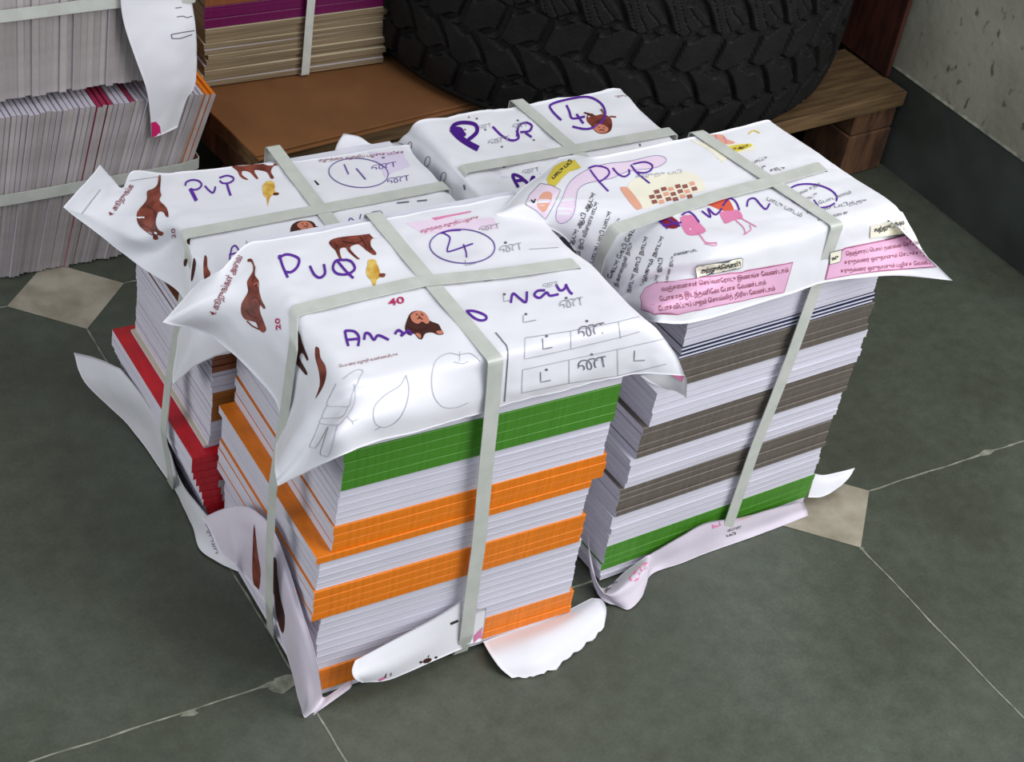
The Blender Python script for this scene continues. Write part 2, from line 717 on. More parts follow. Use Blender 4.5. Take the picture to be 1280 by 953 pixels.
# ------------------------------------------------------------ books
BOOKS = {}


def book_meshes(w, d, t, cov, pg, spine_front, two=None):
    """page block and folded cover; origin at the middle of the underside"""
    key = (round(w, 4), round(d, 4), round(t, 4), cov, pg, spine_front, two)
    if key in BOOKS:
        return BOOKS[key]
    c = .0012 if cov == 'navy' else .0005
    bm = bmesh.new()
    s = -1 if spine_front else 1
    y0, y1 = -d / 2 + (c * 1.2 if spine_front else .0003), d / 2 - (c * 1.2 if not spine_front else .0003)
    box_bm(bm, -w / 2 + .0002, w / 2 - .0002, y0, y1, c, t - c)
    pm_ = bm_mesh(bm, 'page_block')
    pm_.materials.append(M[pg])
    # cover: rounded U profile extruded along x
    prof = []
    r = min(t * .2, .0013 if cov in ('brown', 'red') else .0008)
    fe, sp = -s * d / 2, s * d / 2
    outer = [(fe, 0)] + [(sp - s * r + s * r * math.sin(a), r - r * math.cos(a)) for a in [k * math.pi / 8 for k in range(5)]] + \
            [(sp - s * r + s * r * math.cos(a), t - r + r * math.sin(a)) for a in [k * math.pi / 8 for k in range(5)]] + [(fe, t)]
    ri = max(r - c, .0002)
    inner = [(fe, c)] + [(sp - s * r + s * ri * math.sin(a), r - ri * math.cos(a)) for a in [k * math.pi / 8 for k in range(5)]] + \
            [(sp - s * r + s * ri * math.cos(a), t - r + ri * math.sin(a)) for a in [k * math.pi / 8 for k in range(5)]] + [(fe, t - c)]
    xs = [-w / 2, w / 2] if two is None else [-w / 2, -w / 2 + two, w / 2]
    V, Fc, mi = [], [], []
    k = len(outer)
    for x in xs:
        V += [(x, a, bz) for a, bz in outer] + [(x, a, bz) for a, bz in inner]
    for q in range(len(xs) - 1):
        o0, o1 = q * 2 * k, (q + 1) * 2 * k
        for i in range(k - 1):
            Fc.append((o0 + i, o0 + i + 1, o1 + i + 1, o1 + i))
            Fc.append((o0 + k + i, o1 + k + i, o1 + k + i + 1, o0 + k + i + 1))
            mi += [q, 2]
        for e in (0, k - 1):
            Fc.append((o0 + e, o1 + e, o1 + k + e, o0 + k + e))
            mi.append(0 if cov == 'navy' else 2)
    for o0 in (0, (len(xs) - 1) * 2 * k):
        for i in range(k - 1):
            Fc.append((o0 + i, o0 + k + i, o0 + k + i + 1, o0 + i + 1))
            mi.append(2)
    cm = mesh('cover', V, Fc)
    bm = bmesh.new()
    bm.from_mesh(cm)
    bmesh.ops.recalc_face_normals(bm, faces=bm.faces)
    bm.to_mesh(cm)
    bm.free()
    cm.materials.append(M[cov])
    cm.materials.append(M['greywhite'])
    cm.materials.append(M[pg])
    cm.polygons.foreach_set('material_index', mi)
    BOOKS[key] = (pm_, cm)
    return BOOKS[key]


ORD = ['first', 'second', 'third', 'fourth', 'fifth', 'sixth', 'seventh', 'eighth', 'ninth', 'tenth', 'eleventh', 'twelfth']


def book(loc, rz, w, d, t, cov, pg, spine_front, label, group, two=None, rot=None):
    e = empty('workbook', loc, rz)
    if rot:
        e.rotation_euler = rot
    a, b_ = book_meshes(w, d, t, cov, pg, spine_front, two)
    for nm, me in (('page_block', a), ('cover', b_)):
        o = bpy.data.objects.new(nm, me)
        COL.objects.link(o)
        o.parent = e
    tag(e, label, 'book', group)
    return e


def stack(fr, yaw, bands, depth, where, t0=0.0, jit=.0008, pg='pages'):
    """bands: (z_top, z_bottom, count, cover, spine_front, s_left, s_right, t_front, name)"""
    for (zt, zb, n, cov, sf, s0, s1, tf, nm) in bands:
        t = (zt - zb) / n
        for i in range(n):
            z = zt - (i + 1) * t
            w = s1 - s0
            if cov == 'red':
                s0, s1, tf = s0 + .0029 * (i > 1), s1 + .0029 * (i > 1), tf + .0005
            two = None
            if cov == 'red' and i >= n - 8:
                two = .019
            c = fr((s0 + s1) / 2 + random.uniform(-jit, jit), tf + depth / 2 + random.uniform(-jit, jit) * .6, z + .0001)
            lab = '%s, %s from its top, %s' % (nm, ORD[i], where)
            book(c, yaw + random.uniform(-.004, .004), w, depth, t - .00018, cov, pg, sf, lab, 'workbooks stacked in the ' + where.replace('in ', '', 1), two)


AY, BY, CY, DY = -.0122, 0.0, .0376, 0.0
fA, fB, fC, fD = frame(.003, -.031, AY), frame(0, .185, BY), frame(.32, -.005, CY), frame(.285, .205, DY)
# front left bundle
stack(fA, AY, [
    (.3500, .2857, 8, 'white_cover', False, .005, .262, .001, 'white-edged workbook under the top wrapper'),
    (.2857, .2447, 4, 'green', True, .004, .2605, 0, 'green-spined workbook'),
    (.2447, .2063, 5, 'white_cover', False, .003, .259, .001, 'white-edged workbook below the green spines'),
    (.2063, .1790, 3, 'orange', True, .002, .263, 0, 'orange-spined workbook, upper orange band'),
    (.1790, .1710, 1, 'orange', True, -.012, .252, -.001, 'jutting orange workbook, ledge under upper orange band'),
    (.1710, .1385, 4, 'white_cover', False, -.008, .251, .0, 'white-edged workbook, between two orange bands'),
    (.1385, .1040, 4, 'orange', True, -.011, .2535, -.001, 'orange-spined workbook, middle orange band'),
    (.1040, .0370, 8, 'white_cover', False, -.002, .257, .001, 'white-edged workbook, above lowest orange band'),
    (.0370, .0095, 3, 'orange', True, -.001, .262, 0, 'orange-spined workbook, lowest orange band'),
    (.0095, .0030, 1, 'white_cover', False, -.001, .262, .001, 'white-edged workbook under lowest orange band'),
], .205, 'in front left bundle')
# rear left bundle
stack(fB, BY, [
    (.2880, .2260, 8, 'white_cover', False, .003, .250, .001, 'white-edged workbook under the wrapper'),
    (.2260, .2060, 3, 'umber', True, -.010, .246, 0, 'dark brown workbook'),
    (.2060, .1820, 4, 'pale_cover', False, -.009, .246, .001, 'greyish-edged workbook below dark brown'),
    (.1820, .1490, 4, 'tan', True, -.009, .246, 0, 'tan-brown workbook'),
    (.1490, .1200, 5, 'pale_cover', False, -.009, .246, .001, 'pale-edged workbook below tan brown'),
    (.1200, .1170, 1, 'cream_cover', False, -.013, .242, .004, 'thin cream booklet lying on red workbooks'),
], .184, 'in rear left bundle')
stack(fB, BY, [
    (.1170, .0030, 12, 'red', True, -.028, .222, -.006, 'red-spined workbook'),
], .203, 'in rear left bundle')
# front right bundle
stack(fC, CY, [
    (.3640, .3270, 10, 'pale_cover', False, .029, .253, .0, 'slim pale booklet under pink banner'),
    (.3270, .2800, 12, 'pale_cover', False, .0285, .257, .0, 'slim pale booklet above the navy ones'),
    (.2800, .2665, 3, 'navy', False, .028, .260, -.0005, 'slim navy-spined booklet'),
], .152, 'in front right bundle', jit=.0006)
stack(fC, CY, [
    (.2665, .2325, 4, 'brown', True, .0255, .2635, 0, 'dark-spined workbook, upper dark band'),
    (.2325, .1935, 5, 'white_cover', False, .012, .2660, 0, 'white-edged workbook below upper dark band'),
    (.1935, .1565, 5, 'brown', True, .006, .2640, 0, 'dark-spined workbook, middle dark band'),
    (.1565, .1215, 5, 'white_cover', False, .0015, .2605, 0, 'white-edged workbook below middle dark band'),
    (.1215, .0865, 5, 'brown', True, -.002, .2590, 0, 'dark-spined workbook, lowest dark band'),
    (.0865, .0490, 5, 'white_cover', False, -.003, .2585, 0, 'white-edged workbook above green spines'),
    (.0490, .0160, 4, 'green', True, -.003, .2600, 0, 'green-spined workbook'),
    (.0160, .0030, 2, 'white_cover', False, -.003, .2560, .001, 'white-edged workbook, bottom pair'),
], .180, 'in front right bundle', jit=.0014)
# rear right bundle, mostly hidden by its wrapper
for i in range(12):
    t = .298 / 12
    c = fD(.12 + random.uniform(-.001, .001), .088, i * t + .0008)
    book(c, 0, .236, .166, t - .0006, 'white_cover', 'pages', False, 'white-edged workbook in rear right bundle under its paper wrapper', 'workbooks wrapped in the rear right bundle')


# ------------------------------------------------------------ straps
def ribbon(pts, wdir, width, thick=.0009, closed=True):
    pts = [Vector(p) for p in pts]
    wd = [Vector(w).normalized() for w in (wdir if isinstance(wdir, list) else [wdir] * len(pts))]
    n = len(pts)
    V, Fc = [], []
    for i in range(n):
        a = pts[i - 1] if (closed or i > 0) else pts[i]
        c = pts[(i + 1) % n] if (closed or i < n - 1) else pts[i]
        tan = (c - a).normalized()
        nn = tan.cross(wd[i]).normalized()
        for sw, sn in ((-1, 1), (1, 1), (1, -1), (-1, -1)):
            V.append(pts[i] + wd[i] * (sw * width / 2) + nn * (sn * thick / 2))
    for i in range(n if closed else n - 1):
        j = (i + 1) % n
        for k in range(4):
            l = (k + 1) % 4
            Fc.append((i * 4 + k, i * 4 + l, j * 4 + l, j * 4 + k))
    if not closed:
        Fc += [(0, 1, 2, 3), tuple((n - 1) * 4 + k for k in (3, 2, 1, 0))]
    return V, Fc


def round_loop(pts, r=.004, dens=.02, closed=True):
    """round corners and add in-between points"""
    pts = [Vector(p) for p in pts]
    n = len(pts)
    out = []
    for i in range(n):
        p = pts[i]
        if not closed and i in (0, n - 1):
            out.append(p)
            continue
        a, c = pts[i - 1], pts[(i + 1) % n]
        u, v = (a - p), (c - p)
        q = min(r, u.length * .4, v.length * .4)
        u.normalize()
        v.normalize()
        for t in (0, .33, .67, 1):
            out.append((p + u * q) * (1 - t) ** 2 + p * 2 * t * (1 - t) + (p + v * q) * t * t)
    fin = []
    m = len(out)
    for i in range(m if closed else m - 1):
        a, c = out[i], out[(i + 1) % m]
        k = max(1, int((c - a).length / dens))
        for j in range(k):
            fin.append(a.lerp(c, j / k))
    if not closed:
        fin.append(out[-1])
    return fin


def strap(pts, wdir, label, width=.0138, closed=True, wav=.0006, seed=0.):
    p = round_loop(pts, closed=closed)
    wd = Vector(wdir)
    p = [q + wd * (noise.noise(q * 9 + Vector((seed, 0, 0))) * wav * 2) for q in p]
    V, Fc = ribbon(p, wdir, width, closed=closed)
    me = mesh('packing_strap', V, Fc)
    bm = bmesh.new()
    bm.from_mesh(me)
    bmesh.ops.recalc_face_normals(bm, faces=bm.faces)
    bm.to_mesh(me)
    bm.free()
    o = link('packing_strap', me, M['strap'])
    tag(o, label, 'strap', 'pale packing straps around the bundles')
    return o


TA, TB, TC, TD = .3550, .2940, .3810, .3040
yd = (0, 1, 0)
xd = (1, 0, 0)
# front left bundle: side to side, then front to back
strap([P(367, 389, z=TA), P(445, 370, z=TA), P(526, 352, z=TA), P(620, 342, z=TA), P(722, 328, z=TA - .001), fA(.271, .090, .02), fA(.262, .09, .0012), fA(-.004, .085, .0012), P(336, 760, x=-.0270), P(337, 700, x=-.0280), P(341, 612, x=-.0230), P(357, 505, x=-.0115), P(367, 430, x=-.0085)],
      yd, 'pale strap running side to side over the front left bundle', seed=1)
strap([fA(.1235, -.0085, TA - .002), fA(.121, .208, TA - .0012), fA(.121, .213, .02), fA(.14, .209, .0012), fA(.1440, -.0015, .0012), fA(.1435, -.0075, .03), fA(.1385, -.0085, .146), fA(.1300, -.0085, .258)],
      xd, 'pale strap running front to back over the front left bundle', seed=2)
# rear left bundle
strap([fB(-.004, .088, TB), fB(.262, .088, TB), fB(.262, .088, .02), fB(.258, .088, .0012), fB(-.010, .085, .0012), P(213, 598, x=-.0310), P(204, 540, x=-.0360), P(210, 480, x=-.0270), P(225, 395, x=-.0170), P(236, 320, x=-.0080)],
      yd, 'pale strap running side to side over the rear left bundle', seed=3)
strap([fB(.128, -.006, TB - .0012), fB(.132, .204, TB - .0012), fB(.132, .208, .02), fB(.13, .204, .0012), fB(.125, -.010, .0012), fB(.125, -.010, .10), fB(.126, -.006, .14)],
      xd, 'pale strap running front to back over the rear left bundle', seed=4)
# front right bundle
strap([P(767, 287, z=.3795), P(900, 243, z=TC), P(960, 228, z=TC), P(1030, 207, z=TC - .001), fC(.270, .080, .22), fC(.267, .080, .0012), fC(-.004, .07, .0012), fC(-.008, .066, .10), fC(-.010, .062, .20), P(743, 353, x=.2985), P(752, 315, x=.3010)],
      yd, 'pale strap running side to side over the front right bundle', seed=5)
strap([fC(.172, -.0065, TC - .0012), fC(.146, .170, TC - .0012), fC(.158, .190, .25), fC(.15, .188, .0012), fC(.1465, -.004, .0012), fC(.1470, -.0065, .02), fC(.1530, -.006, .123), fC(.1640, -.006, .233), fC(.170, -.0065, .33)],
      xd, 'pale strap running front to back over the front right bundle', seed=6)
# rear right bundle
strap([fD(-.004, .075, TD), fD(.244, .075, TD), fD(.246, .075, .02), fD(.24, .075, .0012), fD(-.001, .075, .0012), fD(-.008, .075, .02), fD(-.010, .072, .20)],
      yd, 'pale strap running side to side over the rear right bundle', seed=7)
strap([fD(.128, -.004, TD - .0012), fD(.116, .180, TD - .0012), fD(.114, .182, .02), fD(.085, .178, .0012), fD(.1, -.001, .0012), fD(.1, -.005, .02)],
      xd, 'pale strap running front to back over the rear right bundle', seed=8)

# ------------------------------------------------------------ wrapper sheets
K4 = (180, 180, 4.54)
K4b = (80, 180, 3.1775)
K5 = (200, 280, 2.803)
K6 = (400, 240, 3.972)
Kc = (480, 240, 2.9775)
K7 = (340, 160, 3.972)
KD = (460, 80, 3.1775)
Kd = (640, 160, 4.765)
Ke = (800, 140, 3.1775)
Kf = (800, 240, 3.2)

# ---- front left bundle, top sheet
TZ = .3525
cols = (0.0, .03, .115, .145, .20, .255)


def rowA(t, left, right, z=TZ, zs=None):
    return left + [fA(s, t, z if zs is None else zs[i]) for i, s in enumerate(cols)] + right


net = [
    rowA(.196, [P(250, 352, z=.332), P(278, 335, z=.347)], [P(655, 256, z=.350)]),
    rowA(.160, [P(203, 403, z=.312), P(265, 370, z=.335)], [P(690, 288, z=.350)]),
    rowA(.120, [P(268, 424, z=.290), P(310, 400, z=.325)], [P(716, 315, z=.349)]),
    rowA(.093, [P(343, 500, x=-.0100), P(362, 440, x=-.0070)], [P(740, 332, z=.347)], z=.3515),
    rowA(.050, [P(346, 560, x=-.0180), P(382, 480, x=-.0060)], [P(768, 362, z=.346)]),
    rowA(.004, [P(343, 585, x=-.0400), P(395, 510, x=-.0130)], [P(797, 392, z=.345)]),
    rowA(-.0035, [P(345, 597, x=-.0440), P(398, 530, x=-.0150)], [P(822, 412, z=.338)], zs=(.344, .347, .348, .348, .348, .348)),
    [P(346, 603, x=-.0440), P(385, 572, x=-.026), P(420, 540, y=-.062), P(478, 520, y=-.053), fA(.1180, -.0062, .318), fA(.145, -.0070, .318), fA(.20, -.0072, .318), fA(.262, -.0075, .322), P(845, 443, z=.318)],
    [P(347, 608, x=-.0440), P(382, 590, x=-.034), P(428, 570, y=-.066), P(480, 551, y=-.052), P(590, 521, y=-.0385), P(630, 507, y=-.0385), P(700, 489, y=-.0385), P(790, 469, y=-.0400), P(856, 470, z=.302)],
]
sA = Sheet(net, sub=11, wrinkle=.0019, seed=3.1, wscale=23, sharp=(1,))
s = sA
# handwriting
for st in ([(418, 110), (430, 150), (448, 190)], [(414, 122), (445, 108), (485, 122), (482, 150), (460, 170), (435, 168)],
           [(525, 148), (540, 178), (560, 190), (578, 175), (574, 142)],
           [(650, 128), (618, 130), (606, 155), (620, 175), (655, 178), (682, 160), (672, 135), (650, 126)], [(622, 132), (650, 165), (678, 192)],
           [(648, 375), (652, 400), (660, 430)], [(648, 376), (680, 378), (697, 398), (694, 430)], [(655, 408), (694, 404)],
           [(715, 408), (720, 385), (735, 388), (750, 408), (765, 392), (802, 408)],
           [(823, 388), (835, 374), (850, 384), (845, 394), (870, 376), (880, 392)]):
    s.stroke(st, 9, 'purple', T=K5)
for st in ([(305, 445), (335, 445), (375, 460), (380, 475), (360, 480), (335, 470), (310, 448)],
           [(472, 415), (480, 380), (505, 398), (528, 412), (532, 372)], [(600, 368), (572, 370), (560, 386), (580, 396), (605, 376), (618, 388), (650, 382)],
           [(640, 345), (655, 368), (672, 362), (678, 345)], [(676, 345), (690, 372), (702, 382)]):
    s.stroke(st, 9, 'purple', T=Kc)
s.stroke(ell(707, 272, 162, 84, 3), 6, 'violet', T=K6)
for st in ([(610, 205), (640, 222), (645, 240), (632, 290), (650, 296), (760, 258)], [(712, 262), (725, 300), (728, 328)], [(600, 208), (640, 196), (700, 192)]):
    s.stroke(st, 7, 'purple', T=K6)
# printed animals
s.fill([(308, 125), (322, 124), (332, 150), (333, 180), (346, 200), (348, 235), (358, 270), (370, 292), (364, 298), (352, 285), (350, 300), (355, 320), (365, 345), (373, 372), (360, 381), (345, 365), (335, 345), (300, 335), (285, 312), (286, 280), (300, 255), (309, 235), (305, 205), (315, 185), (326, 165), (325, 145), (318, 134), (308, 134)], 'brown', T=K5)
s.stroke([(305, 340), (325, 358), (350, 370)], 5, 'brown', T=K5)
s.stroke([(330, 215), (342, 208), (345, 222)], 3, 'skin', T=K5, lift=.0008)
for st in ([(318, 262), (340, 258), (352, 280)], [(300, 300), (318, 322), (340, 330)], [(335, 150), (330, 185), (322, 205)]):
    s.stroke(st, 2, 'dbrown', T=K5, lift=.0008)
s.fill([(592, 65), (610, 52), (650, 45), (700, 40), (735, 36), (750, 42), (762, 48), (745, 52), (738, 62), (740, 80), (758, 103), (750, 110), (725, 95), (705, 78), (690, 72), (665, 85), (690, 115), (700, 122), (690, 124), (660, 98), (650, 84), (630, 90), (635, 118), (642, 128), (628, 122), (615, 95), (600, 80)], 'brown', T=K5)
s.fill([(735, 38), (752, 40), (768, 47), (750, 52)], 'white', T=K5, lift=.0007, step=3)
for st in ([(640, 62), (680, 70), (710, 60)], [(612, 66), (622, 84)], [(700, 46), (712, 62), (724, 84)]):
    s.stroke(st, 2.5, 'dbrown', T=K5, lift=.0007)
s.fill([(728, 130), (740, 124), (755, 128), (760, 140), (768, 160), (772, 175), (788, 176), (785, 186), (770, 188), (758, 200), (755, 224), (748, 222), (740, 200), (726, 185), (722, 165), (727, 145)], 'ochre', T=K5)
s.fill([(770, 176), (789, 176), (785, 188), (768, 186)], 'brown', T=K5, lift=.0005)
s.fill([(866, 335), (880, 312), (905, 305), (930, 315), (945, 340), (975, 352), (985, 370), (994, 386), (975, 390), (955, 382), (930, 385), (918, 405), (905, 402), (890, 385), (870, 390), (858, 368)], 'dbrown', T=K5)
s.fill([(878, 322), (892, 310), (912, 306), (932, 318), (944, 342), (934, 352), (918, 344), (904, 352), (888, 346), (880, 336)], 'skin', T=K5, lift=.0005)
s.fill([(895, 385), (912, 388), (914, 402), (906, 400)], 'skin', T=K5, lift=.0005, step=3)
s.fill([(968, 378), (988, 376), (992, 386), (975, 388)], 'skin', T=K5, lift=.0005, step=3)
for st in ([(896, 318), (903, 322)], [(915, 316), (922, 324)], [(902, 336), (912, 332), (920, 338)], [(908, 324), (910, 332)], [(870, 362), (890, 372), (915, 372), (940, 362)]):
    s.stroke(st, 3, 'dbrown', T=K5, lift=.0008)
s.fill([(468, 358), (490, 385), (500, 420), (520, 470), (515, 478), (500, 452), (490, 470), (516, 520), (510, 528), (480, 492), (455, 470), (458, 420)], 'dbrown', T=K5)
s.fill([(545, 433), (558, 438), (563, 470), (580, 498), (583, 530), (572, 570), (545, 613), (560, 568), (558, 520), (545, 470)], 'brown', T=K5)
# line drawings on the front flap
for st in ([(618, 560), (600, 595), (585, 635), (625, 640), (662, 640), (672, 600), (690, 560)], [(585, 635), (568, 678), (600, 682), (640, 676), (660, 640)],
           [(568, 678), (560, 698), (600, 706), (628, 705), (650, 680)], [(558, 700), (540, 745), (525, 778), (535, 785), (552, 778), (588, 712)], [(590, 712), (570, 775), (562, 805), (575, 812), (592, 808), (612, 740), (622, 706)],
           [(655, 675), (672, 692), (692, 684)], [(672, 692), (676, 702)], [(640, 545), (672, 522), (695, 512), (712, 518), (700, 540), (692, 560)], [(680, 560), (684, 610), (672, 650), (652, 680)],
           [(862, 530), (872, 580), (860, 640), (830, 690), (785, 712), (752, 695), (750, 645), (790, 600), (840, 568), (862, 530)], [(775, 710), (752, 722)],
           [(1050, 462), (1010, 455), (968, 480), (952, 535), (958, 600), (990, 640), (1040, 642), (1080, 625)], [(1050, 448), (1050, 482)], [(1050, 460), (1085, 455), (1110, 470), (1121, 482)], [(1030, 485), (1060, 490), (1080, 482)]):
    s.stroke(st, 2.0, 'faint', T=K5)
s.text('பெயரை எழுதி வண்ணமிடுக', (628, 505), (835, 462), 9, 'maroon', T=K5)
s.text('4. கூறுங்கள் அவை', (192, 322), (290, 118), 22, 'maroon', T=K5, bold=.01)
s.text('40', (802, 290), (858, 278), 24, 'magenta', T=K5, bold=.02)
s.text('20', (425, 372), (420, 330), 17, 'magenta', T=K5, bold=.02)
# printed tracing table
s.fill([(425, 155), (620, 125), (860, 128), (890, 185), (700, 195), (520, 215)], 'palepink', T=K6, lift=.0002, smooth=False)
s.fill([(555, 130), (750, 95), (752, 101), (572, 143)], 'rosy', T=K6, smooth=False)
s.text('எழுத்தை எழுதிப் பழகுக', (500, 205), (790, 133), 15, 'magenta', T=K6)
for st in ([(515, 662), (685, 625), (870, 585), (1050, 545)], [(512, 748), (685, 712), (865, 685), (1050, 640)], [(515, 662), (512, 748)], [(688, 625), (688, 712)], [(868, 585), (870, 685)],
           [(525, 545), (692, 520), (870, 485), (950, 465)], [(525, 545), (522, 620)], [(522, 622), (692, 585), (880, 540), (950, 520)], [(695, 520), (695, 585)], [(872, 485), (880, 545)],
           [(540, 215), (650, 208)], [(530, 290), (700, 262)]):
    s.stroke(st, 1.9, 'grey', T=Kc, smooth=False)
for (x, y, w, h) in ((722, 545, 104, 50), (720, 670, 112, 52), (652, 440, 92, 40), (428, 232, 88, 34), (352, 150, 80, 22), (500, 302, 80, 16), (590, 362, 60, 22)):
    s.text('ண', (x, y), (x + w, y - w * .19), h, 'dgrey' if y > 500 else 'grey', T=Kc, bold=-.01)
for (x, y, w, h) in ((590, 585, 36, 38), (582, 708, 38, 38), (518, 488, 48, 28), (445, 410, 30, 22), (302, 275, 40, 20), (372, 335, 34, 16)):
    s.stroke([(x, y - h), (x + 1, y), (x + w, y - w * .2)], 3, 'dgrey' if y > 500 else 'grey', T=Kc, smooth=False)
s.stroke([(932, 590), (930, 628), (970, 626)], 3, 'dgrey', T=Kc, smooth=False)
for (x, y) in ((605, 538), (755, 482), (773, 605), (604, 662), (528, 456), (678, 396), (452, 190), (448, 382)):
    s.fill(ell(x, y, 6, 5, n=8)[:-1], 'dgrey', T=Kc, smooth=False, step=20)
s.stroke([(415, 525), (440, 555), (460, 590), (455, 690), (448, 780)], 4, 'dgrey', T=Kc)
s.fill([(500, 352), (510, 352), (528, 372), (518, 377)], 'black', T=K6, smooth=False)
s.build('wrapper_sheet', 'white printed wrapper sheet with PUP, Amman and circled 4 on the front left bundle')

# ---- rear left bundle, top sheet
TZ = .2915
colsB = (0.0, .03, .115, .145, .20, .250)


def rowB(t, left, z=TZ, end=None):
    return left + [fB(q, t, z) for q in colsB] + [end or fB(.262, t, z - .004)]


net = [
    [P(125, 206, z=.275), P(140, 222, z=.280), P(153, 234, z=.281), P(166, 213, z=.285), P(207, 216, z=.2915), P(240, 213, z=.2915), P(350, 203, z=.2915), P(385, 199, z=.2915), P(450, 190, z=.2915), P(500, 181, z=.2915), P(512, 180, z=.288)],
]
mid = [
    (.150, [P(103, 232, z=.272), P(120, 246, z=.274), P(144, 250, z=.278), P(174, 238, z=.284)]),
    (.128, [P(79, 259, z=.262), P(108, 267, z=.266), P(140, 272, z=.270), P(172, 272, z=.279)]),
    (.113, [P(128, 297, z=.252), P(150, 299, z=.257), P(172, 299, z=.265), P(196, 290, z=.276)]),
    (.100, [P(176, 334, z=.238), P(190, 325, z=.246), P(204, 315, z=.255), P(218, 301, z=.270)]),
    (.088, [P(228, 372, x=-.016), P(230, 348, x=-.013), P(231, 328, x=-.010), P(232, 310, x=-.006)]),
    (.050, [P(222, 425, x=-.024), P(232, 400, x=-.020), P(240, 370, x=-.014), P(250, 345, x=-.008)]),
    (.006, [P(216, 465, x=-.034), P(232, 435, x=-.030), P(246, 410, x=-.022), P(262, 385, x=-.012)]),
]
for t, left in mid:
    net.append(rowB(t, left))
net.append([P(215, 474, x=-.038), P(232, 450, x=-.032), P(250, 430, x=-.025), P(268, 405, x=-.012)] + [fB(q, -.005, .289) for q in colsB] + [fB(.262, -.006, .286)])
net.append([P(215, 481, x=-.040), P(240, 460, x=-.036), P(266, 446, x=-.030), P(290, 440, x=-.020)] + [fB(q, -.007, .245) for q in colsB] + [fB(.262, -.008, .245)])
sB = Sheet(net, sub=10, wrinkle=.0017, seed=7.7, wscale=23, sharp=(2,))
s = sB
for st in ([(262, 255), (280, 290), (298, 325)], [(470, 225), (478, 255), (492, 296)]):
    s.stroke(st, 20 if st[0][0] < 300 else 13, 'purple', T=K4)
for st in ([(235, 240), (240, 220), (270, 207), (305, 210), (326, 228), (320, 248), (295, 262), (262, 258)], [(345, 240), (365, 262), (390, 280), (402, 262), (405, 243)],
           [(428, 195), (470, 182), (505, 192), (505, 210), (480, 224), (445, 224), (430, 210)]):
    s.stroke(st, 10, 'purple', T=K4)
for st in ([(485, 660), (492, 620), (500, 590), (520, 580), (540, 610), (560, 635)], [(482, 632), (545, 615)], [(565, 630), (590, 592), (605, 615), (630, 590), (655, 612)], [(665, 608), (690, 575), (705, 595), (735, 590)], [(735, 575), (770, 545), (785, 580), (830, 560)], [(980, 470), (1000, 495), (1030, 520)]):
    s.stroke(st, 9, 'purple', T=K4)
s.fill([(675, 235), (700, 212), (730, 213), (742, 235), (742, 268), (765, 280), (760, 292), (735, 290), (715, 305), (702, 355), (695, 308), (682, 300), (672, 265)], 'ochre', T=K4)
s.fill([(735, 280), (765, 280), (760, 292), (735, 292)], 'brown', T=K4, lift=.0005)
s.fill([(500, 128), (560, 125), (640, 117), (740, 110), (757, 122), (735, 128), (720, 158), (738, 193), (720, 198), (700, 165), (670, 153), (625, 152), (648, 195), (635, 198), (600, 162), (560, 155), (558, 178), (592, 203), (570, 202), (545, 185), (530, 155)], 'brown', T=K4)
s.fill([(830, 500), (835, 470), (855, 448), (890, 437), (950, 440), (975, 465), (988, 500), (985, 545), (960, 548), (945, 535), (930, 553), (915, 540), (885, 545), (870, 568), (858, 548), (838, 530)], 'dbrown', T=K4)
s.fill([(868, 462), (885, 446), (915, 440), (945, 452), (962, 478), (950, 488), (925, 482), (905, 490), (885, 484)], 'skin', T=K4, lift=.0005)
for st in ([(895, 455), (905, 460)], [(922, 455), (932, 464)], [(905, 474), (918, 470), (930, 478)], [(860, 512), (900, 522), (945, 512)]):
    s.stroke(st, 4, 'dbrown' if st[0][1] < 500 else 'brown', T=K4, lift=.0008)
s.fill([(376, 128), (385, 130), (382, 185), (387, 205), (380, 225), (408, 255), (416, 290), (405, 288), (395, 272), (375, 272), (365, 310), (375, 340), (395, 352), (388, 365), (372, 362), (374, 378), (355, 378), (350, 355), (312, 338), (292, 310), (292, 270), (328, 225), (330, 190), (355, 178), (372, 160)], 'brown', T=K4b)
s.stroke([(315, 338), (335, 352), (352, 362)], 4, 'brown', T=K4b)
for st in ([(330, 250), (355, 262), (370, 290)], [(310, 320), (340, 335), (360, 345)]):
    s.stroke(st, 2.5, 'dbrown', T=K4b, lift=.0008)
s.text('4. கூறுங்க', (190, 290), (278, 170), 20, 'maroon', T=K4b, bold=.01)
s.stroke([(72, 278), (110, 228), (145, 183)], 2, 'dgrey', T=K4b)
s.stroke([(262, 148), (385, 130)], 1.6, 'grey', T=K4b, smooth=False)
s.fill([(490, 340), (500, 345), (500, 400), (488, 480), (476, 478), (484, 420)], 'dbrown', T=K4b)
s.fill([(558, 445), (568, 452), (570, 490), (582, 515), (572, 540), (558, 535), (554, 490)], 'brown', T=K4b)
s.fill([(515, 455), (525, 480), (512, 540), (505, 535)], 'dbrown', T=K4b)
s.text('20', (445, 375), (442, 335), 16, 'maroon', T=K4b)
s.stroke(ell(430, 225, 148, 72, 4), 4.5, 'violet', T=K7)
for st in ([(358, 182), (368, 205), (380, 232)], [(418, 203), (440, 228), (465, 258)]):
    s.stroke(st, 7, 'violet', T=K7)
s.text('எழுத்தை எழுதிப் பழகுக படிக்க', (232, 170), (655, 128), 13, 'maroon', T=K7)
for st in ([(380, 492), (388, 450), (425, 470), (442, 430)], [(540, 415), (500, 420), (490, 440), (530, 445), (545, 420), (542, 470)], [(600, 425), (640, 440), (670, 462)], [(655, 470), (675, 450), (700, 458)]):
    s.stroke(st, 6, 'violet', T=K7)
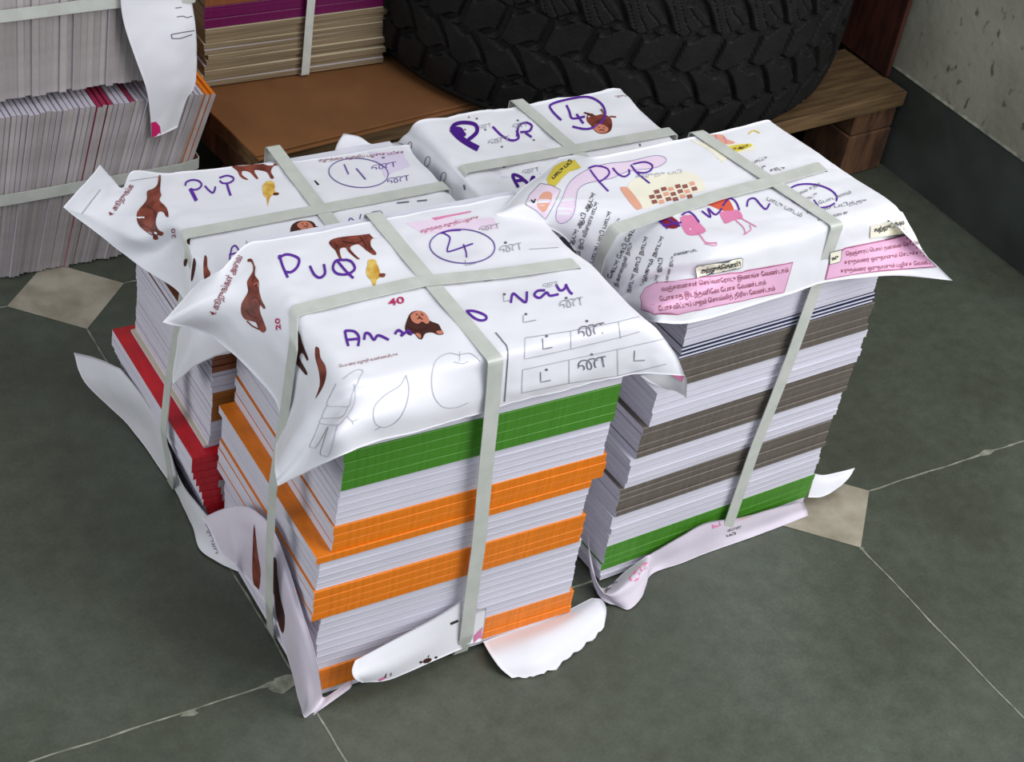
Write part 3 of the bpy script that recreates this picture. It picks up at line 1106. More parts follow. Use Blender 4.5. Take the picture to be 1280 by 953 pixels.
for (x, y, w, h) in ((490, 215, 130, 32), (570, 282, 115, 36), (715, 452, 90, 34), (540, 470, 60, 34)):
    s.text('ண', (x, y), (x + w, y - w * .17), h, 'violet' if x < 600 and y < 300 else 'grey', T=K7, bold=-.01)
s.fill([(480, 120), (650, 110), (690, 190), (560, 245), (520, 170)], 'lilac', T=K7, lift=.0002, smooth=False)
s.stroke([(300, 395), (600, 350), (760, 330)], 1.6, 'grey', T=K7)
s.fill([(208, 262), (216, 262), (236, 282), (226, 286)], 'black', T=K7, smooth=False)
for a, b_ in (((620, 375), (680, 368)), ((720, 365), (770, 360)), ((545, 150), (560, 148))):
    s.stroke([a, b_], 7, 'dgrey', T=K7, smooth=False)
s.build('wrapper_sheet', 'white printed wrapper sheet with elephant flap at left on the rear left bundle')

# torn paper corner standing up behind the rear left bundle
net = [[P(415, 200, y=.372), P(440, 195, y=.372), P(475, 190, y=.374), P(510, 186, y=.374)],
       [P(422, 180, y=.375), P(442, 180, y=.375), P(475, 184, y=.375), P(508, 182, y=.374)],
       [P(430, 167, y=.378), P(450, 171, y=.378), P(467, 181, y=.377), P(500, 178, y=.374)]]
Sheet(net, sub=5, wrinkle=.0008, seed=2).build('torn_paper_corner', 'torn white paper corner standing up behind the rear left bundle')

# ---- rear right bundle, top sheet
TZ = .3015
colsD = (.0, .05, .085, .11, .17, .235)
net = [
    [P(495, 181, x=.270), P(510, 168, x=.277)] + [fD(q, .170, TZ) for q in colsD] + [P(776, 112, z=.298)],
    [P(515, 205, x=.270), P(535, 190, x=.277)] + [fD(q, .120, TZ) for q in colsD] + [P(803, 141, z=.298)],
    [P(540, 232, x=.269), P(562, 215, x=.276)] + [fD(q, .075, TZ - .0015) for q in colsD] + [P(835, 172, z=.297)],
    [P(566, 262, x=.269), P(582, 245, x=.276)] + [fD(q, .030, TZ) for q in colsD] + [P(860, 205, z=.296)],
    [P(585, 285, x=.270), P(598, 268, x=.276)] + [fD(q, -.002, TZ - .002) for q in colsD] + [fD(.245, -.004, .296)],
    [P(592, 300, x=.271), P(604, 285, x=.276)] + [fD(q, -.006, .265) for q in colsD] + [fD(.245, -.006, .265)],
]
s = Sheet(net, sub=8, wrinkle=.0032, seed=12.3, wscale=26)
s.stroke([(332, 258), (360, 290), (400, 318), (438, 338)], 24, 'dpurple', T=KD)
s.stroke([(330, 262), (345, 242), (380, 234), (425, 242), (432, 272), (398, 303)], 15, 'dpurple', T=KD)
s.stroke([(335, 262), (365, 262), (380, 290)], 20, 'dpurple', T=KD)
for st in ([(495, 250), (530, 285), (570, 305), (598, 295), (590, 265)], [(592, 290), (598, 250), (625, 234), (650, 246), (640, 268), (605, 272)], [(625, 275), (650, 292)],
           [(768, 225), (735, 192), (724, 165), (780, 145), (870, 132), (925, 158), (942, 200), (920, 240), (870, 260), (812, 250)], [(788, 165), (800, 190), (812, 218), (862, 210)], [(828, 200), (842, 220), (856, 238)]):
    s.stroke(st, 9, 'purple', T=KD)
for st in ([(598, 492), (585, 470), (575, 442), (605, 450), (638, 480)], [(580, 468), (615, 462)], [(645, 475), (655, 450), (668, 462), (690, 440)]):
    s.stroke(st, 12, 'dpurple', T=KD)
s.fill([(872, 200), (890, 198), (905, 206), (930, 200), (960, 212), (970, 238), (962, 268), (930, 279), (902, 268), (885, 245), (868, 225)], 'brown', T=KD)
s.fill([(895, 250), (915, 240), (940, 246), (955, 262), (940, 274), (915, 274), (900, 264)], 'skin', T=KD, lift=.0005)
for st in ([(915, 252), (920, 256)], [(935, 254), (940, 258)], [(918, 266), (930, 264), (938, 268)]):
    s.stroke(st, 3, 'dbrown', T=KD, lift=.0008)
for st in ([(925, 180), (938, 200)], [(960, 210), (985, 212)], [(858, 195), (880, 200)]):
    s.stroke(st, 6, 'brown', T=KD, smooth=False)
for (x, y, w, h) in ((475, 325, 90, 25), (575, 262, 60, 26), (612, 442, 70, 22), (440, 262, 50, 20)):
    s.text('ண', (x, y), (x + w, y - w * .22), h, 'grey', T=KD, bold=-.01)
for c in ((237, 388, 10, 20), (226, 435, 12, 24), (300, 450, 10, 20), (295, 488, 12, 20), (165, 330, 9, 20), (155, 352, 10, 16)):
    s.stroke(ell(*c, 15, n=12), 2.5, 'dgrey', T=KD)
for (x, y) in ((385, 262), (402, 212), (432, 218), (595, 225), (466, 262), (532, 330), (658, 303), (540, 410), (730, 360), (386, 278)):
    s.fill(ell(x, y, 5, 4, n=8)[:-1], 'dgrey', T=KD, smooth=False, step=20)
for a, b_ in (((655, 368), (712, 352)), ((868, 328), (950, 312)), ((1130, 288), (1138, 292)), ((382, 480), (386, 500)), ((1078, 318), (1082, 328))):
    s.stroke([a, b_], 7, 'dgrey', T=KD, smooth=False)
s.text('பழகுக', (980, 132), (1030, 132), 8, 'maroon', T=KD)
s.build('wrapper_sheet', 'white wrapper sheet with bold purple P and circled 4 on the rear right bundle')

# ---- front right bundle, top sheet
TZ = .3785
colsC = (.028, .08, .150, .180, .215, .250)


def rowC(t, z):
    k = 1 - .55 * max(t, 0)
    return [fC(.028 + (q - .028) * k, t, z) for q in colsC]


net = [
    [P(700, 197, z=.365), P(722, 195, z=.371)] + rowC(.163, TZ) + [P(960, 163, z=.374)],
    [P(655, 234, z=.358), P(690, 225, z=.368)] + rowC(.120, TZ) + [P(999, 204, z=.374)],
    [P(619, 269, z=.352), P(668, 252, z=.366)] + rowC(.095, TZ) + [P(1012, 212, z=.374)],
    [P(700, 293, z=.343), P(722, 272, z=.362)] + rowC(.075, TZ - .001) + [P(1026, 222, z=.373)],
    [P(739, 350, x=.3010), P(752, 318, x=.3035)] + rowC(.052, TZ - .001) + [P(1052, 240, z=.372)],
    [P(753, 362, x=.3050), P(770, 330, x=.3100)] + rowC(.025, TZ) + [P(1086, 261, z=.371)],
    [P(765, 374, z=.312), P(795, 345, z=.340)] + rowC(.003, TZ) + [P(1116, 280, z=.367)],
    [P(770, 379, z=.310), P(808, 356, z=.334)] + rowC(-.0045, .3745) + [P(1130, 293, z=.360)],
    [P(778, 386, z=.307), P(825, 378, y=-.022)] + [fC(.06, -.0095, .350), fC(.09, -.0080, .350), fC(.155, -.0068, .350), fC(.185, -.0068, .350), fC(.215, -.009, .351), fC(.26, -.018, .351)] + [P(1160, 322, z=.346)],
    [P(786, 396, z=.302), P(820, 403, y=-.030)] + [P(862, 404, y=-.026), P(930, 386, y=-.017), P(1000, 364, y=-.0095), P(1030, 354, y=-.0095), P(1080, 347, y=-.018), P(1130, 345, y=-.034)] + [P(1191, 351, z=.334)],
]
s = Sheet(net, sub=10, wrinkle=.0017, seed=21., wscale=22, sharp=(2,))
# pink banners
s.fill([(0, 420), (20, 385), (62, 363), (250, 340), (450, 308), (612, 279), (598, 330), (576, 402), (420, 435), (240, 473), (150, 492), (60, 493), (5, 472)], 'pinkline', T=Kf, lift=.0004, step=4, smooth=False)
s.fill([(4, 422), (22, 389), (64, 367), (250, 344), (450, 312), (607, 284), (594, 330), (573, 399), (420, 431), (240, 469), (150, 488), (60, 489), (9, 469)], 'pink', T=Kf, lift=.0007, step=4, smooth=False)
s.fill([(738, 352), (752, 290), (765, 255), (820, 222), (1068, 172), (1096, 190), (1150, 240), (1188, 300), (1050, 312), (880, 328)], 'pinkline', T=Kf, lift=.0004, step=4, smooth=False)
s.fill([(743, 348), (757, 290), (770, 259), (822, 226), (1066, 176), (1092, 192), (1146, 242), (1180, 297), (1050, 308), (880, 324)], 'pink', T=Kf, lift=.0007, step=4, smooth=False)
for t_, a, b_, h in (('வஞ்சனைகள் செய்வாரோடு இணங்க வேண்டாம்', (88, 402), (592, 318), 17), ('போகாத இடந்தனிலே போக வேண்டாம்', (80, 442), (502, 368), 17), ('போகவிட்டுப் புறம் சொல்லித் திரிய வேண்டாம்', (76, 478), (538, 392), 17),
                     ('நெஞ்சாரப் பொய் தன்னை சொல்ல', (822, 254), (1118, 210), 15), ('கருதவரை ஒருநாளும் கெடுக்க வே', (815, 288), (1152, 247), 15), ('கருதவரை ஒருநாளும் பழிக்க வேண்டா', (800, 322), (1182, 288), 15)):
    s.text(t_, a, b_, h, 'maroon', T=Kf, bold=.0, lift=.0011)
s.fill([(220, 302), (232, 292), (400, 262), (410, 266), (408, 298), (395, 306), (240, 342), (226, 350)], 'dgrey', T=Kf, lift=.0009, step=4, smooth=False)
s.fill([(222, 303), (234, 294), (400, 265), (408, 268), (406, 297), (394, 303), (241, 339), (228, 346)], 'cream', T=Kf, lift=.0010, step=4, smooth=False)
s.text('கற்றுக்கொள்!', (245, 322), (400, 292), 17, 'black', T=Kf, bold=.03, lift=.0014)
s.fill([(920, 135), (1045, 108), (1066, 130), (1066, 166), (918, 184)], 'cream', T=Kf, lift=.0010, step=4, smooth=False)
s.text('கற்றுக்கல', (934, 160), (1055, 130), 16, 'black', T=Kf, bold=.03, lift=.0014)
s.fill([(757, 240), (806, 228), (804, 262), (798, 280), (755, 290)], 'dgrey', T=Kf, lift=.0010, step=4, smooth=False)
s.fill([(759, 242), (803, 231), (801, 262), (796, 277), (757, 287)], 'cream', T=Kf, lift=.0012, step=4, smooth=False)
s.text('ஙு', (765, 272), (792, 262), 13, 'black', T=Kf, bold=.03, lift=.0015)
# cream area, pictures
s.fill([(690, 340), (730, 305), (800, 288), (1000, 262), (1060, 268), (1115, 290), (1150, 370), (1000, 410), (850, 460), (780, 482), (700, 400)], 'cream', T=Kd, lift=.0002)
s.fill([(645, 362), (665, 352), (692, 360), (735, 410), (775, 470), (755, 488), (735, 482), (690, 430)], 'salmon', T=Kd)
for r_ in range(3):
    for c_ in range(7):
        if (r_ == 0 and c_ < 1) or (r_ == 2 and c_ > 5):
            continue
        x = 800 + c_ * 42 + r_ * 14
        y = 378 - c_ * 8 + r_ * 30 + (4 if c_ % 2 else -4)
        s.fill([(x, y), (x + 31, y - 7), (x + 40, y + 14), (x + 9, y + 22)], 'brick' if (c_ + r_) % 3 else 'salmon', T=Kd, smooth=False, step=12)
s.text('எழுது படி', (735, 300), (1010, 272), 20, 'grey', T=Kd, bold=-.01)
foot = [(268, 480), (262, 540), (290, 568), (338, 550), (372, 500), (382, 430), (395, 370), (440, 335), (520, 315), (600, 300), (700, 258), (850, 240), (915, 205), (905, 175), (840, 168), (700, 200), (560, 216), (440, 255), (345, 325), (300, 420)]
s.fill(foot, 'palepink', T=Kd, lift=.00015)
s.stroke(foot + [foot[0]], 2.2, 'violet', T=Kd)
s.fill([(205, 305), (250, 232), (300, 202), (372, 190), (412, 238), (340, 262), (300, 300), (255, 352), (215, 335)], 'yellow', T=Kd, smooth=False)
s.text('பாடு படி', (245, 310), (360, 205), 20, 'black', T=Kd, bold=.03)
box4 = [(80, 455), (105, 400), (170, 332), (240, 345), (290, 372), (250, 460), (200, 545), (140, 490)]
s.fill(box4, 'palepink', T=Kd, lift=.0002, smooth=False)
s.stroke(box4 + [box4[0]], 2.5, 'dgrey', T=Kd, smooth=False)
s.fill([(150, 450), (175, 395), (215, 380), (240, 400), (225, 450), (195, 500), (165, 485)], 'salmon', T=Kd)
s.stroke([(115, 430), (130, 445), (140, 425)], 8, 'black', T=Kd)
for t_, a, b_, h in (('ஆடு! ஆடி ஆடு!', (348, 715), (498, 398), 26), ('நீ ஓடி விளையாடு!', (398, 758), (515, 450), 24), ('பாடு! பாடி பாடு!', (482, 808), (592, 505), 24), ('நீ பாட்டு', (560, 655), (645, 545), 16),
                     ('தேடு! தேடி தேடு!', (592, 902), (745, 580), 26), ('நீ கலைஞன் நாடு', (628, 948), (720, 690), 22), ('நாடு! நாடி நாடு!', (700, 985), (812, 655), 24), ('பழகும் நாடு!', (775, 945), (905, 655), 22),
                     ('ஓடு! ஓடி', (850, 985), (900, 780), 22), ('பனை ஓடு', (925, 925), (965, 770), 18), ('னைக்கு பாட', (965, 765), (1105, 735), 16)):
    s.text(t_, a, b_, h, 'black', T=Kd, bold=.012)
# handwriting and figures
for st in ([(455, 242), (500, 228), (560, 240), (580, 270), (555, 302), (515, 325)], [(465, 250), (490, 285), (520, 322), (575, 380)], [(600, 240), (630, 275), (668, 292), (698, 275), (695, 248)],
           [(720, 218), (790, 205), (835, 225), (825, 255), (785, 270), (745, 265)], [(708, 222), (745, 270), (820, 332)]):
    s.stroke(st, 10, 'purple', T=Kd)
for st in ([(72, 430), (110, 465)], [(95, 455), (80, 408), (125, 435), (160, 455)], [(100, 452), (165, 440)], [(165, 412), (190, 398), (212, 410), (235, 440)], [(245, 395), (280, 420), (270, 385), (300, 410), (325, 385)], [(328, 375), (355, 345), (380, 358), (395, 392)],
           [(425, 378), (430, 352), (455, 345), (480, 372), (500, 388), (515, 365)]):
    s.stroke(st, 7, 'purple', T=Ke)
s.fill([(62, 405), (108, 400), (130, 418), (155, 440), (148, 462), (112, 462), (85, 440)], 'maroon', T=Ke)
s.fill([(160, 420), (215, 412), (235, 440), (262, 475), (215, 492), (178, 480)], 'rosy', T=Ke)
s.stroke([(230, 480), (245, 500), (262, 520), (300, 522)], 5, 'rosy', T=Ke)
s.stroke([(255, 525), (300, 532), (302, 518)], 3, 'rosy', T=Ke)
s.fill([(255, 362), (285, 340), (345, 345), (365, 370), (370, 392), (325, 392), (285, 375)], 'orange', T=Ke)
s.fill([(318, 400), (360, 392), (392, 392), (408, 422), (372, 432), (340, 445), (325, 425)], 'rosy', T=Ke)
for st in ([(395, 420), (430, 440), (462, 458)], [(380, 432), (410, 460), (420, 488)], [(410, 490), (440, 470), (435, 450)]):
    s.stroke(st, 4, 'rosy', T=Ke)
s.stroke(ell(685, 335, 98, 46, 8, 20, 370), 7, 'purple', T=Ke)
s.stroke([(640, 350), (655, 365), (700, 378)], 5, 'purple', T=Ke)
s.stroke([(690, 350), (715, 385)], 5, 'purple', T=Ke)
for a, b_, t_ in (((605, 345), (718, 292), 'காலை கதிர்'), ((640, 372), (705, 330), 'கூடு'), ((665, 385), (840, 325), 'மா போடலாம்'), ((660, 405), (900, 358), 'பாடம் படித்து'), ((705, 435), (830, 405), 'பலகை')):
    s.text(t_, a, b_, 12, 'dgrey', T=Ke)
for a, b_, t_ in (((410, 222), (505, 188), 'படி பாட்டு'), ((445, 246), (500, 222), 'நட்பு'), ((515, 240), (575, 230), 'கூடு')):
    s.text(t_, a, b_, 12, 'black', T=Ke)
s.text('பாடு பாடம்', (500, 350), (640, 420), 16, 'dgrey', T=Ke)
s.fill([(200, 110), (300, 130), (440, 125), (455, 150), (360, 172), (330, 200), (270, 150)], 'cream', T=Ke, lift=.0002)
s.fill([(328, 148), (345, 138), (430, 127), (438, 140), (355, 168), (335, 165)], 'yellow', T=Ke)
s.text('பாடு ஆடு', (340, 162), (430, 140), 9, 'black', T=Ke, bold=.02, lift=.0009)
s.fill([(245, 108), (262, 95), (300, 90), (330, 92), (345, 108), (378, 122), (350, 130), (310, 125), (280, 128)], 'salmon', T=Ke)
for st in ([(265, 100), (285, 120)], [(300, 92), (310, 122)], [(330, 100), (345, 125)], [(430, 90), (450, 75), (475, 85)]):
    s.stroke(st, 5, 'rosy' if st[0][0] < 400 else 'yellow', T=Ke)
s.build('wrapper_sheet', 'glossy wrapper sheet with pink banners and PUP writing on the front right bundle')

# curled under-corner beneath the right tip of the front left top sheet
net = [[P(800, 470, y=-.036), P(825, 462, y=-.038), P(848, 462, y=-.042)],
       [P(812, 478, y=-.034), P(836, 472, y=-.038), P(858, 474, y=-.046)],
       [P(832, 487, y=-.032), P(846, 490, y=-.038), P(858, 498, y=-.046)]]
s = Sheet(net, sub=6, wrinkle=.0004, seed=5)
s.fill([(832, 464), (848, 463), (855, 470), (853, 478)], 'rosy', lift=.0002, smooth=False)
s.build('curled_paper_corner', 'small curled paper corner under the right tip of the front left wrapper')

# ---- sheets under the bundles
# long wing beside the rear left bundle
net = [
    [P(92, 441, z=.050), P(112, 446, z=.064), P(130, 452, z=.076), P(151, 461, z=.088)],
    [P(106, 478, z=.026), P(130, 482, z=.048), P(155, 488, z=.070), P(180, 498, z=.092)],
    [P(160, 532, z=.004), P(172, 528, z=.030), P(186, 530, z=.058), P(203, 538, z=.088)],
    [P(214, 607, z=.002), P(212, 592, z=.025), P(211, 576, z=.050), P(210, 560, z=.076)],
    [P(238, 655, z=.002), P(235, 640, z=.020), P(232, 622, z=.042), P(227, 604, z=.064)],
    [P(249, 686, z=.002), P(252, 672, z=.014), P(253, 655, z=.034), P(250, 634, z=.054)],
    [P(275, 704, z=.002), P(277, 692, z=.012), P(278, 680, z=.024), P(276, 664, z=.040)],
    [P(301, 716, z=.002), P(298, 706, z=.010), P(296, 695, z=.020), P(293, 684, z=.030)],
]
s = Sheet(net, sub=8, wrinkle=.0016, seed=31)
for st in ([(257, 655), (268, 672), (278, 690)], [(262, 660), (275, 682)]):
    s.stroke(st, 1, 'grey')
s.text('பாடம்', (273, 692), (262, 662), 4, 'dgrey')
s.build('wrapper_sheet', 'long bluish white paper wing curling off the floor beside the rear left bundle')
# pinkish sheet between the two left bundles
net = [
    [P(252, 648, x=-.030), P(262, 662, x=-.031), P(272, 684, x=-.031), P(284, 700, x=-.030)],
    [P(276, 637, x=-.026), P(282, 658, x=-.028), P(292, 684, x=-.028), P(296, 708, x=-.026)],
    [P(300, 632, x=-.019), P(305, 655, x=-.022), P(308, 690, x=-.022), P(306, 720, x=-.018)],
    [P(322, 640, x=-.015), P(326, 665, x=-.019), P(326, 705, x=-.020), P(322, 742, x=-.016)],
    [P(345, 668, x=-.0135), P(348, 700, x=-.018), P(350, 740, x=-.019), P(346, 782, x=-.016)],
    [P(372, 745, x=-.012), P(370, 770, x=-.017), P(368, 805, x=-.018), P(362, 832, x=-.014)],
    [P(398, 838, x=-.010), P(390, 852, x=-.014), P(382, 868, x=-.018), P(375, 880, x=-.016)],
    [P(404, 872, y=-.036), P(397, 880, y=-.040), P(390, 889, y=-.043), P(382, 898, y=-.046)],
    [P(418, 864, y=-.036), P(414, 872, y=-.040), P(408, 880, y=-.043), P(400, 888, y=-.045)],
    [P(440, 850, y=-.035), P(440, 854, y=-.038), P(440, 858, y=-.040), P(438, 862, y=-.041)],
]
s = Sheet(net, sub=8, wrinkle=.0016, seed=41)
s.fill([(318, 655), (322, 690), (326, 718), (322, 742), (316, 722), (316, 690)], 'brown')
s.fill([(346, 715), (350, 745), (356, 770), (354, 792), (347, 775), (343, 745)], 'dbrown')
s.fill([(340, 700), (346, 702), (346, 740), (342, 742)], 'dbrown')
s.build('wrapper_sheet', 'pinkish white bottom wrapper along the left foot of the front left bundle', material='paper_pink')
# torn white piece at the front foot
net = [
    [P(444, 826, y=-.044), P(500, 796, y=-.043), P(552, 768, y=-.0395), P(577, 752, y=-.0375)],
    [P(440, 838, y=-.050), P(500, 812, y=-.048), P(552, 784, y=-.0415), P(577, 770, y=-.0375)],
    [P(443, 848, y=-.055), P(495, 832, y=-.053), P(550, 802, y=-.0435), P(577, 788, y=-.038)],
    [P(452, 853, y=-.052), P(488, 850, y=-.052), P(546, 826, y=-.045), P(578, 812, y=-.039)],
]
s = Sheet(net, sub=8, wrinkle=.0012, seed=51)
s.stroke([(563, 780), (577, 774)], 3, 'black', smooth=False)
for q in ((534, 826, 6, 3), (526, 828, 2, 1.6), (545, 822, 2, 1.5)):
    s.fill(ell(*q, -20, n=8)[:-1], 'dbrown', smooth=False, step=3)
for a, b_ in (((481, 847), (483, 842)), ((488, 845), (489, 841)), ((535, 822), (536, 819))):
    s.stroke([a, b_], 1, 'black', smooth=False)
s.fill([(472, 850), (482, 845), (484, 847), (475, 852)], 'rosy', smooth=False, step=3)
s.build('torn_paper_piece', 'torn white paper folded up against the front foot of the front left bundle')
net = [[P(588, 770, y=-.0370), P(600, 762, y=-.0370), P(608, 760, y=-.0370)],
       [P(586, 788, y=-.0375), P(598, 782, y=-.0375), P(606, 780, y=-.0375)],
       [P(584, 806, y=-.0385), P(594, 804, y=-.0385), P(602, 802, y=-.0385)]]
s = Sheet(net, sub=4, wrinkle=.0006, seed=52)
s.fill([(592, 795), (603, 784), (604, 800), (592, 804)], 'rosy', smooth=False, step=4)
s.build('torn_paper_scrap', 'small torn paper scrap right of the strap foot on front left bundle')
# flap lying on the floor
net = [
    [P(604, 803, z=.006), P(650, 786, z=.006), P(700, 768, z=.007), P(740, 748, z=.010)],
    [P(614, 820, z=.011), P(660, 803, z=.016), P(708, 780, z=.015), P(752, 750, z=.014)],
    [P(626, 836, z=.008), P(672, 824, z=.012), P(715, 798, z=.011), P(758, 762, z=.013)],
    [P(640, 848, z=.002), P(680, 842, z=.002), P(722, 815, z=.002), P(755, 785, z=.003)],
]
Sheet([list(q) for q in zip(*[list(c) for c in zip(*net)])], sub=9, wrinkle=.0012, seed=61, torn=.004).build('torn_paper_flap', 'curved white torn flap lying on floor in front of orange spines')
# front right bundle, bottom sheet
net = [
    [P(736, 664, x=.3130), P(735, 690, x=.3100), P(737, 715, x=.3085), P(742, 735, x=.3075)],
    [P(738, 690, x=.3120), P(740, 715, x=.3070), P(744, 735, x=.3040), P(752, 748, x=.3030)],
    [P(752, 735, y=-.012), P(758, 743, z=.016), P(764, 751, z=.009), P(771, 758, z=.002)],
    [P(782, 714, y=-.010), P(785, 728, z=.022), P(787, 745, z=.012), P(787, 762, z=.002)],
    [P(806, 697, y=-.0085), P(809, 708, z=.020), P(808, 725, z=.011), P(802, 746, z=.003)],
    [P(815, 692, y=-.0085), P(816, 700, y=-.010), P(815, 710, y=-.0115), P(813, 719, z=.001)],
    [P(850, 672, y=-.0075), P(851, 682, y=-.010), P(852, 693, y=-.0115), P(852, 704, z=.001)],
    [P(884, 654, y=-.0060), P(886, 666, y=-.0085), P(888, 678, y=-.0100), P(889, 690, z=.001)],
    [P(925, 648, y=-.0050), P(927, 657, y=-.0060), P(929, 666, y=-.0070), P(931, 675, z=.001)],
    [P(965, 637, y=-.0035), P(967, 644, y=-.0045), P(970, 652, y=-.0050), P(972, 660, z=.001)],
    [P(1004, 627, y=-.0010), P(1006, 632, y=-.0015), P(1008, 637, y=-.0020), P(1010, 645, z=.001)],
]
s = Sheet(net, sub=7, wrinkle=.0012, seed=71)
K8 = (730, 620, 6.355)
s.fill([(355, 660), (400, 600), (470, 540), (500, 530), (520, 560), (450, 610), (430, 670), (380, 680)], 'rosy', T=K8, lift=.0002)
s.stroke([(375, 655), (400, 640), (420, 615)], 8, 'white', T=K8)
s.text('பாட', (165, 780), (215, 735), 26, 'dbrown', T=K8, bold=.02)
s.stroke([(225, 705), (245, 690), (268, 688)], 7, 'dgrey', T=K8)
s.fill([(1015, 225), (1060, 195), (1108, 178), (1090, 235), (1020, 262)], 'rosy', T=K8, smooth=False)
s.fill([(1170, 190), (1200, 160), (1330, 135), (1390, 120), (1350, 160), (1200, 205)], 'salmon', T=K8, smooth=False)
s.stroke([(1190, 185), (1240, 165), (1300, 150), (1350, 140)], 7, 'magenta', T=K8)
s.text('பாட்டு பாடு', (1140, 285), (1250, 250), 20, 'black', T=K8, bold=.02)
s.text('படி', (1130, 325), (1205, 305), 18, 'black', T=K8, bold=.02)
s.build('wrapper_sheet', 'pale bottom wrapper band around the foot of the front right bundle', material='paper_pink')
net = [
    [P(1018, 592, y=.012), P(1030, 594, y=.012), P(1050, 590, y=.012), P(1069, 585, y=.012)],
    [P(1015, 604, y=.008), P(1030, 604, y=.006), P(1046, 600, y=.005), P(1062, 597, y=.006)],
    [P(1010, 622, y=.003), P(1024, 622, y=.000), P(1036, 618, y=-.001), P(1052, 607, y=.002)],
]
Sheet(net, sub=7, wrinkle=.0008, seed=81).build('torn_paper_flap', 'small lilac white paper flap by cream floor inlay, right of front right bundle')

# ------------------------------------------------------------ pallets, board, tyre
M['wood'] = noise_mix(mat('pallet_wood', (.48, .38, .24), .75), (.32, .24, .145), (.46, .36, .23), 9, 8, stretch=(1.5, 14, 14), bump=.4)
M['wood_red'] = noise_mix(mat('reddish_board', (.27, .14, .11), .6), (.20, .10, .08), (.33, .17, .13), 8, 6, stretch=(12, 12, 1.5), bump=.3)
M['card'] = noise_mix(mat('cardboard', (.60, .42, .26), .85), (.45, .285, .14), (.52, .34, .175), 10, 5)
M['wood_end'] = noise_mix(mat('pallet_block_wood', (.34, .23, .15), .8), (.25, .16, .10), (.42, .29, .19), 14, 6, stretch=(6, 6, 1.5), bump=.3)


def pallet(name, loc, rz, w, d, h, label, group=None, boards=5, blocks=(0, .5, 1)):
    e = empty(name, loc, rz)
    tag(e, label, 'pallet', group)
    t = .022
    bw = d / (boards + (boards - 1) * .35)
    for i in range(boards):
        y = i * bw * 1.35
        bm = bmesh.new()
        box_bm(bm, -.0 + random.uniform(0, .003), w, y, y + bw, h - t, h, .0015)
        link('deck_board', bm_mesh(bm, 'deck_board'), M['wood'], e)
    for q in blocks:
        x = q * (w - .085)
        bm = bmesh.new()
        box_bm(bm, x + .004, x + .081, .006, d - .006, h - t - .034, h - t - .0002, .002)
        link('stringer', bm_mesh(bm, 'stringer'), M['wood_end'], e)
        for y in (.004, d / 2 - .04, d - .084):
            bm = bmesh.new()
            box_bm(bm, x + .002, x + .08, y, y + .08, 0.0, h - t - .0345, .002)
            link('block', bm_mesh(bm, 'block'), M['wood_end'], e)
    return e


pl = pallet('wooden_pallet', (.232, .622, 0), math.radians(6.8), .36, .72, .12, 'light wooden pallet with cardboard on top left of the tyre')
bm = bmesh.new()
box_bm(bm, .02, .355, -.0025, .0, .012, .097, .001)
link('side_board', bm_mesh(bm, 'side_board'), M['wood'], pl)
pallet('wooden_pallet', (.615, .487, 0), math.radians(4.2), .512, .80, .12, 'brown wooden pallet under the tyre in the corner by the wall')
bm = bmesh.new()
for q in range(2):
    box_bm(bm, .228 - q * .002, .560, .615 + q * .004, .98, .1206 + q * .0035, .1237 + q * .0035, .0008)
me = bm_mesh(bm, 'cardboard_sheet')
me.transform(Matrix.Translation((.232, .622, 0)) @ Matrix.Rotation(math.radians(6.8), 4, 'Z') @ Matrix.Translation((-.232, -.622, 0)))
tag(link('cardboard_sheet', me, M['card']), 'doubled brown cardboard sheet lying on the left pallet', 'cardboard')
bm = bmesh.new()
box_bm(bm, 1.1155, 1.1225, .560, 1.10, .1225, .72, .002)
tag(link('wooden_board', bm_mesh(bm, 'wooden_board'), M['wood_red']), 'reddish brown board standing upright against the right wall behind tyre', 'board')

# tyre: tread, two sidewalls
rub = noise_mix(mat('tyre_rubber', (.13, .13, .13), .72, .3), (.04, .04, .043), (.085, .082, .08), 40, 6, bump=.35, bump_scale=160)
TX, TY, TR, TW, TZ0 = .784, .795, .330, .285, .121
tyre = empty('truck_tyre', (TX, TY, TZ0))
tag(tyre, 'large black truck tyre with chunky tread lying flat on the pallets', 'tyre')
NT = 1100
rowsN = 5
h0, h1 = .026, TW - .026


def tread_r(th, h):
    bulge = -.010 * (2 * (h - TW / 2) / (h1 - h0)) ** 4
    f = (h - h0) / (h1 - h0) * rowsN
    NB = 40
    a = th / math.tau * NB
    f += .13 * math.sin(math.tau * a * 1.0 + (int(f) % 2) * 1.2)
    row = math.floor(f)
    fr_ = f - row
    slant = .55 * (fr_ - .5) * (1 if row % 2 else -.4)
    u = (a + .5 * (row % 2) + slant) % 1.0
    gx = min(u, 1 - u) * (math.tau * TR / NB)
    gy = min(fr_, 1 - fr_) * ((h1 - h0) / rowsN)
    if row <= 0:
        gy = (1 - fr_) * ((h1 - h0) / rowsN)
    if row >= rowsN - 1:
        gy = fr_ * ((h1 - h0) / rowsN)
    g_ = min(gx, gy)
    e = min(max((g_ - .0026) / .003, 0), 1)
    e = e * e * (3 - 2 * e)
    d = -.007 * (1 - e)
    sp = min((u * 4) % 1, 1 - (u * 4) % 1)
    if sp < .07 and e > .9 and row >= rowsN - 2:
        d -= .0018
    return TR + bulge + d


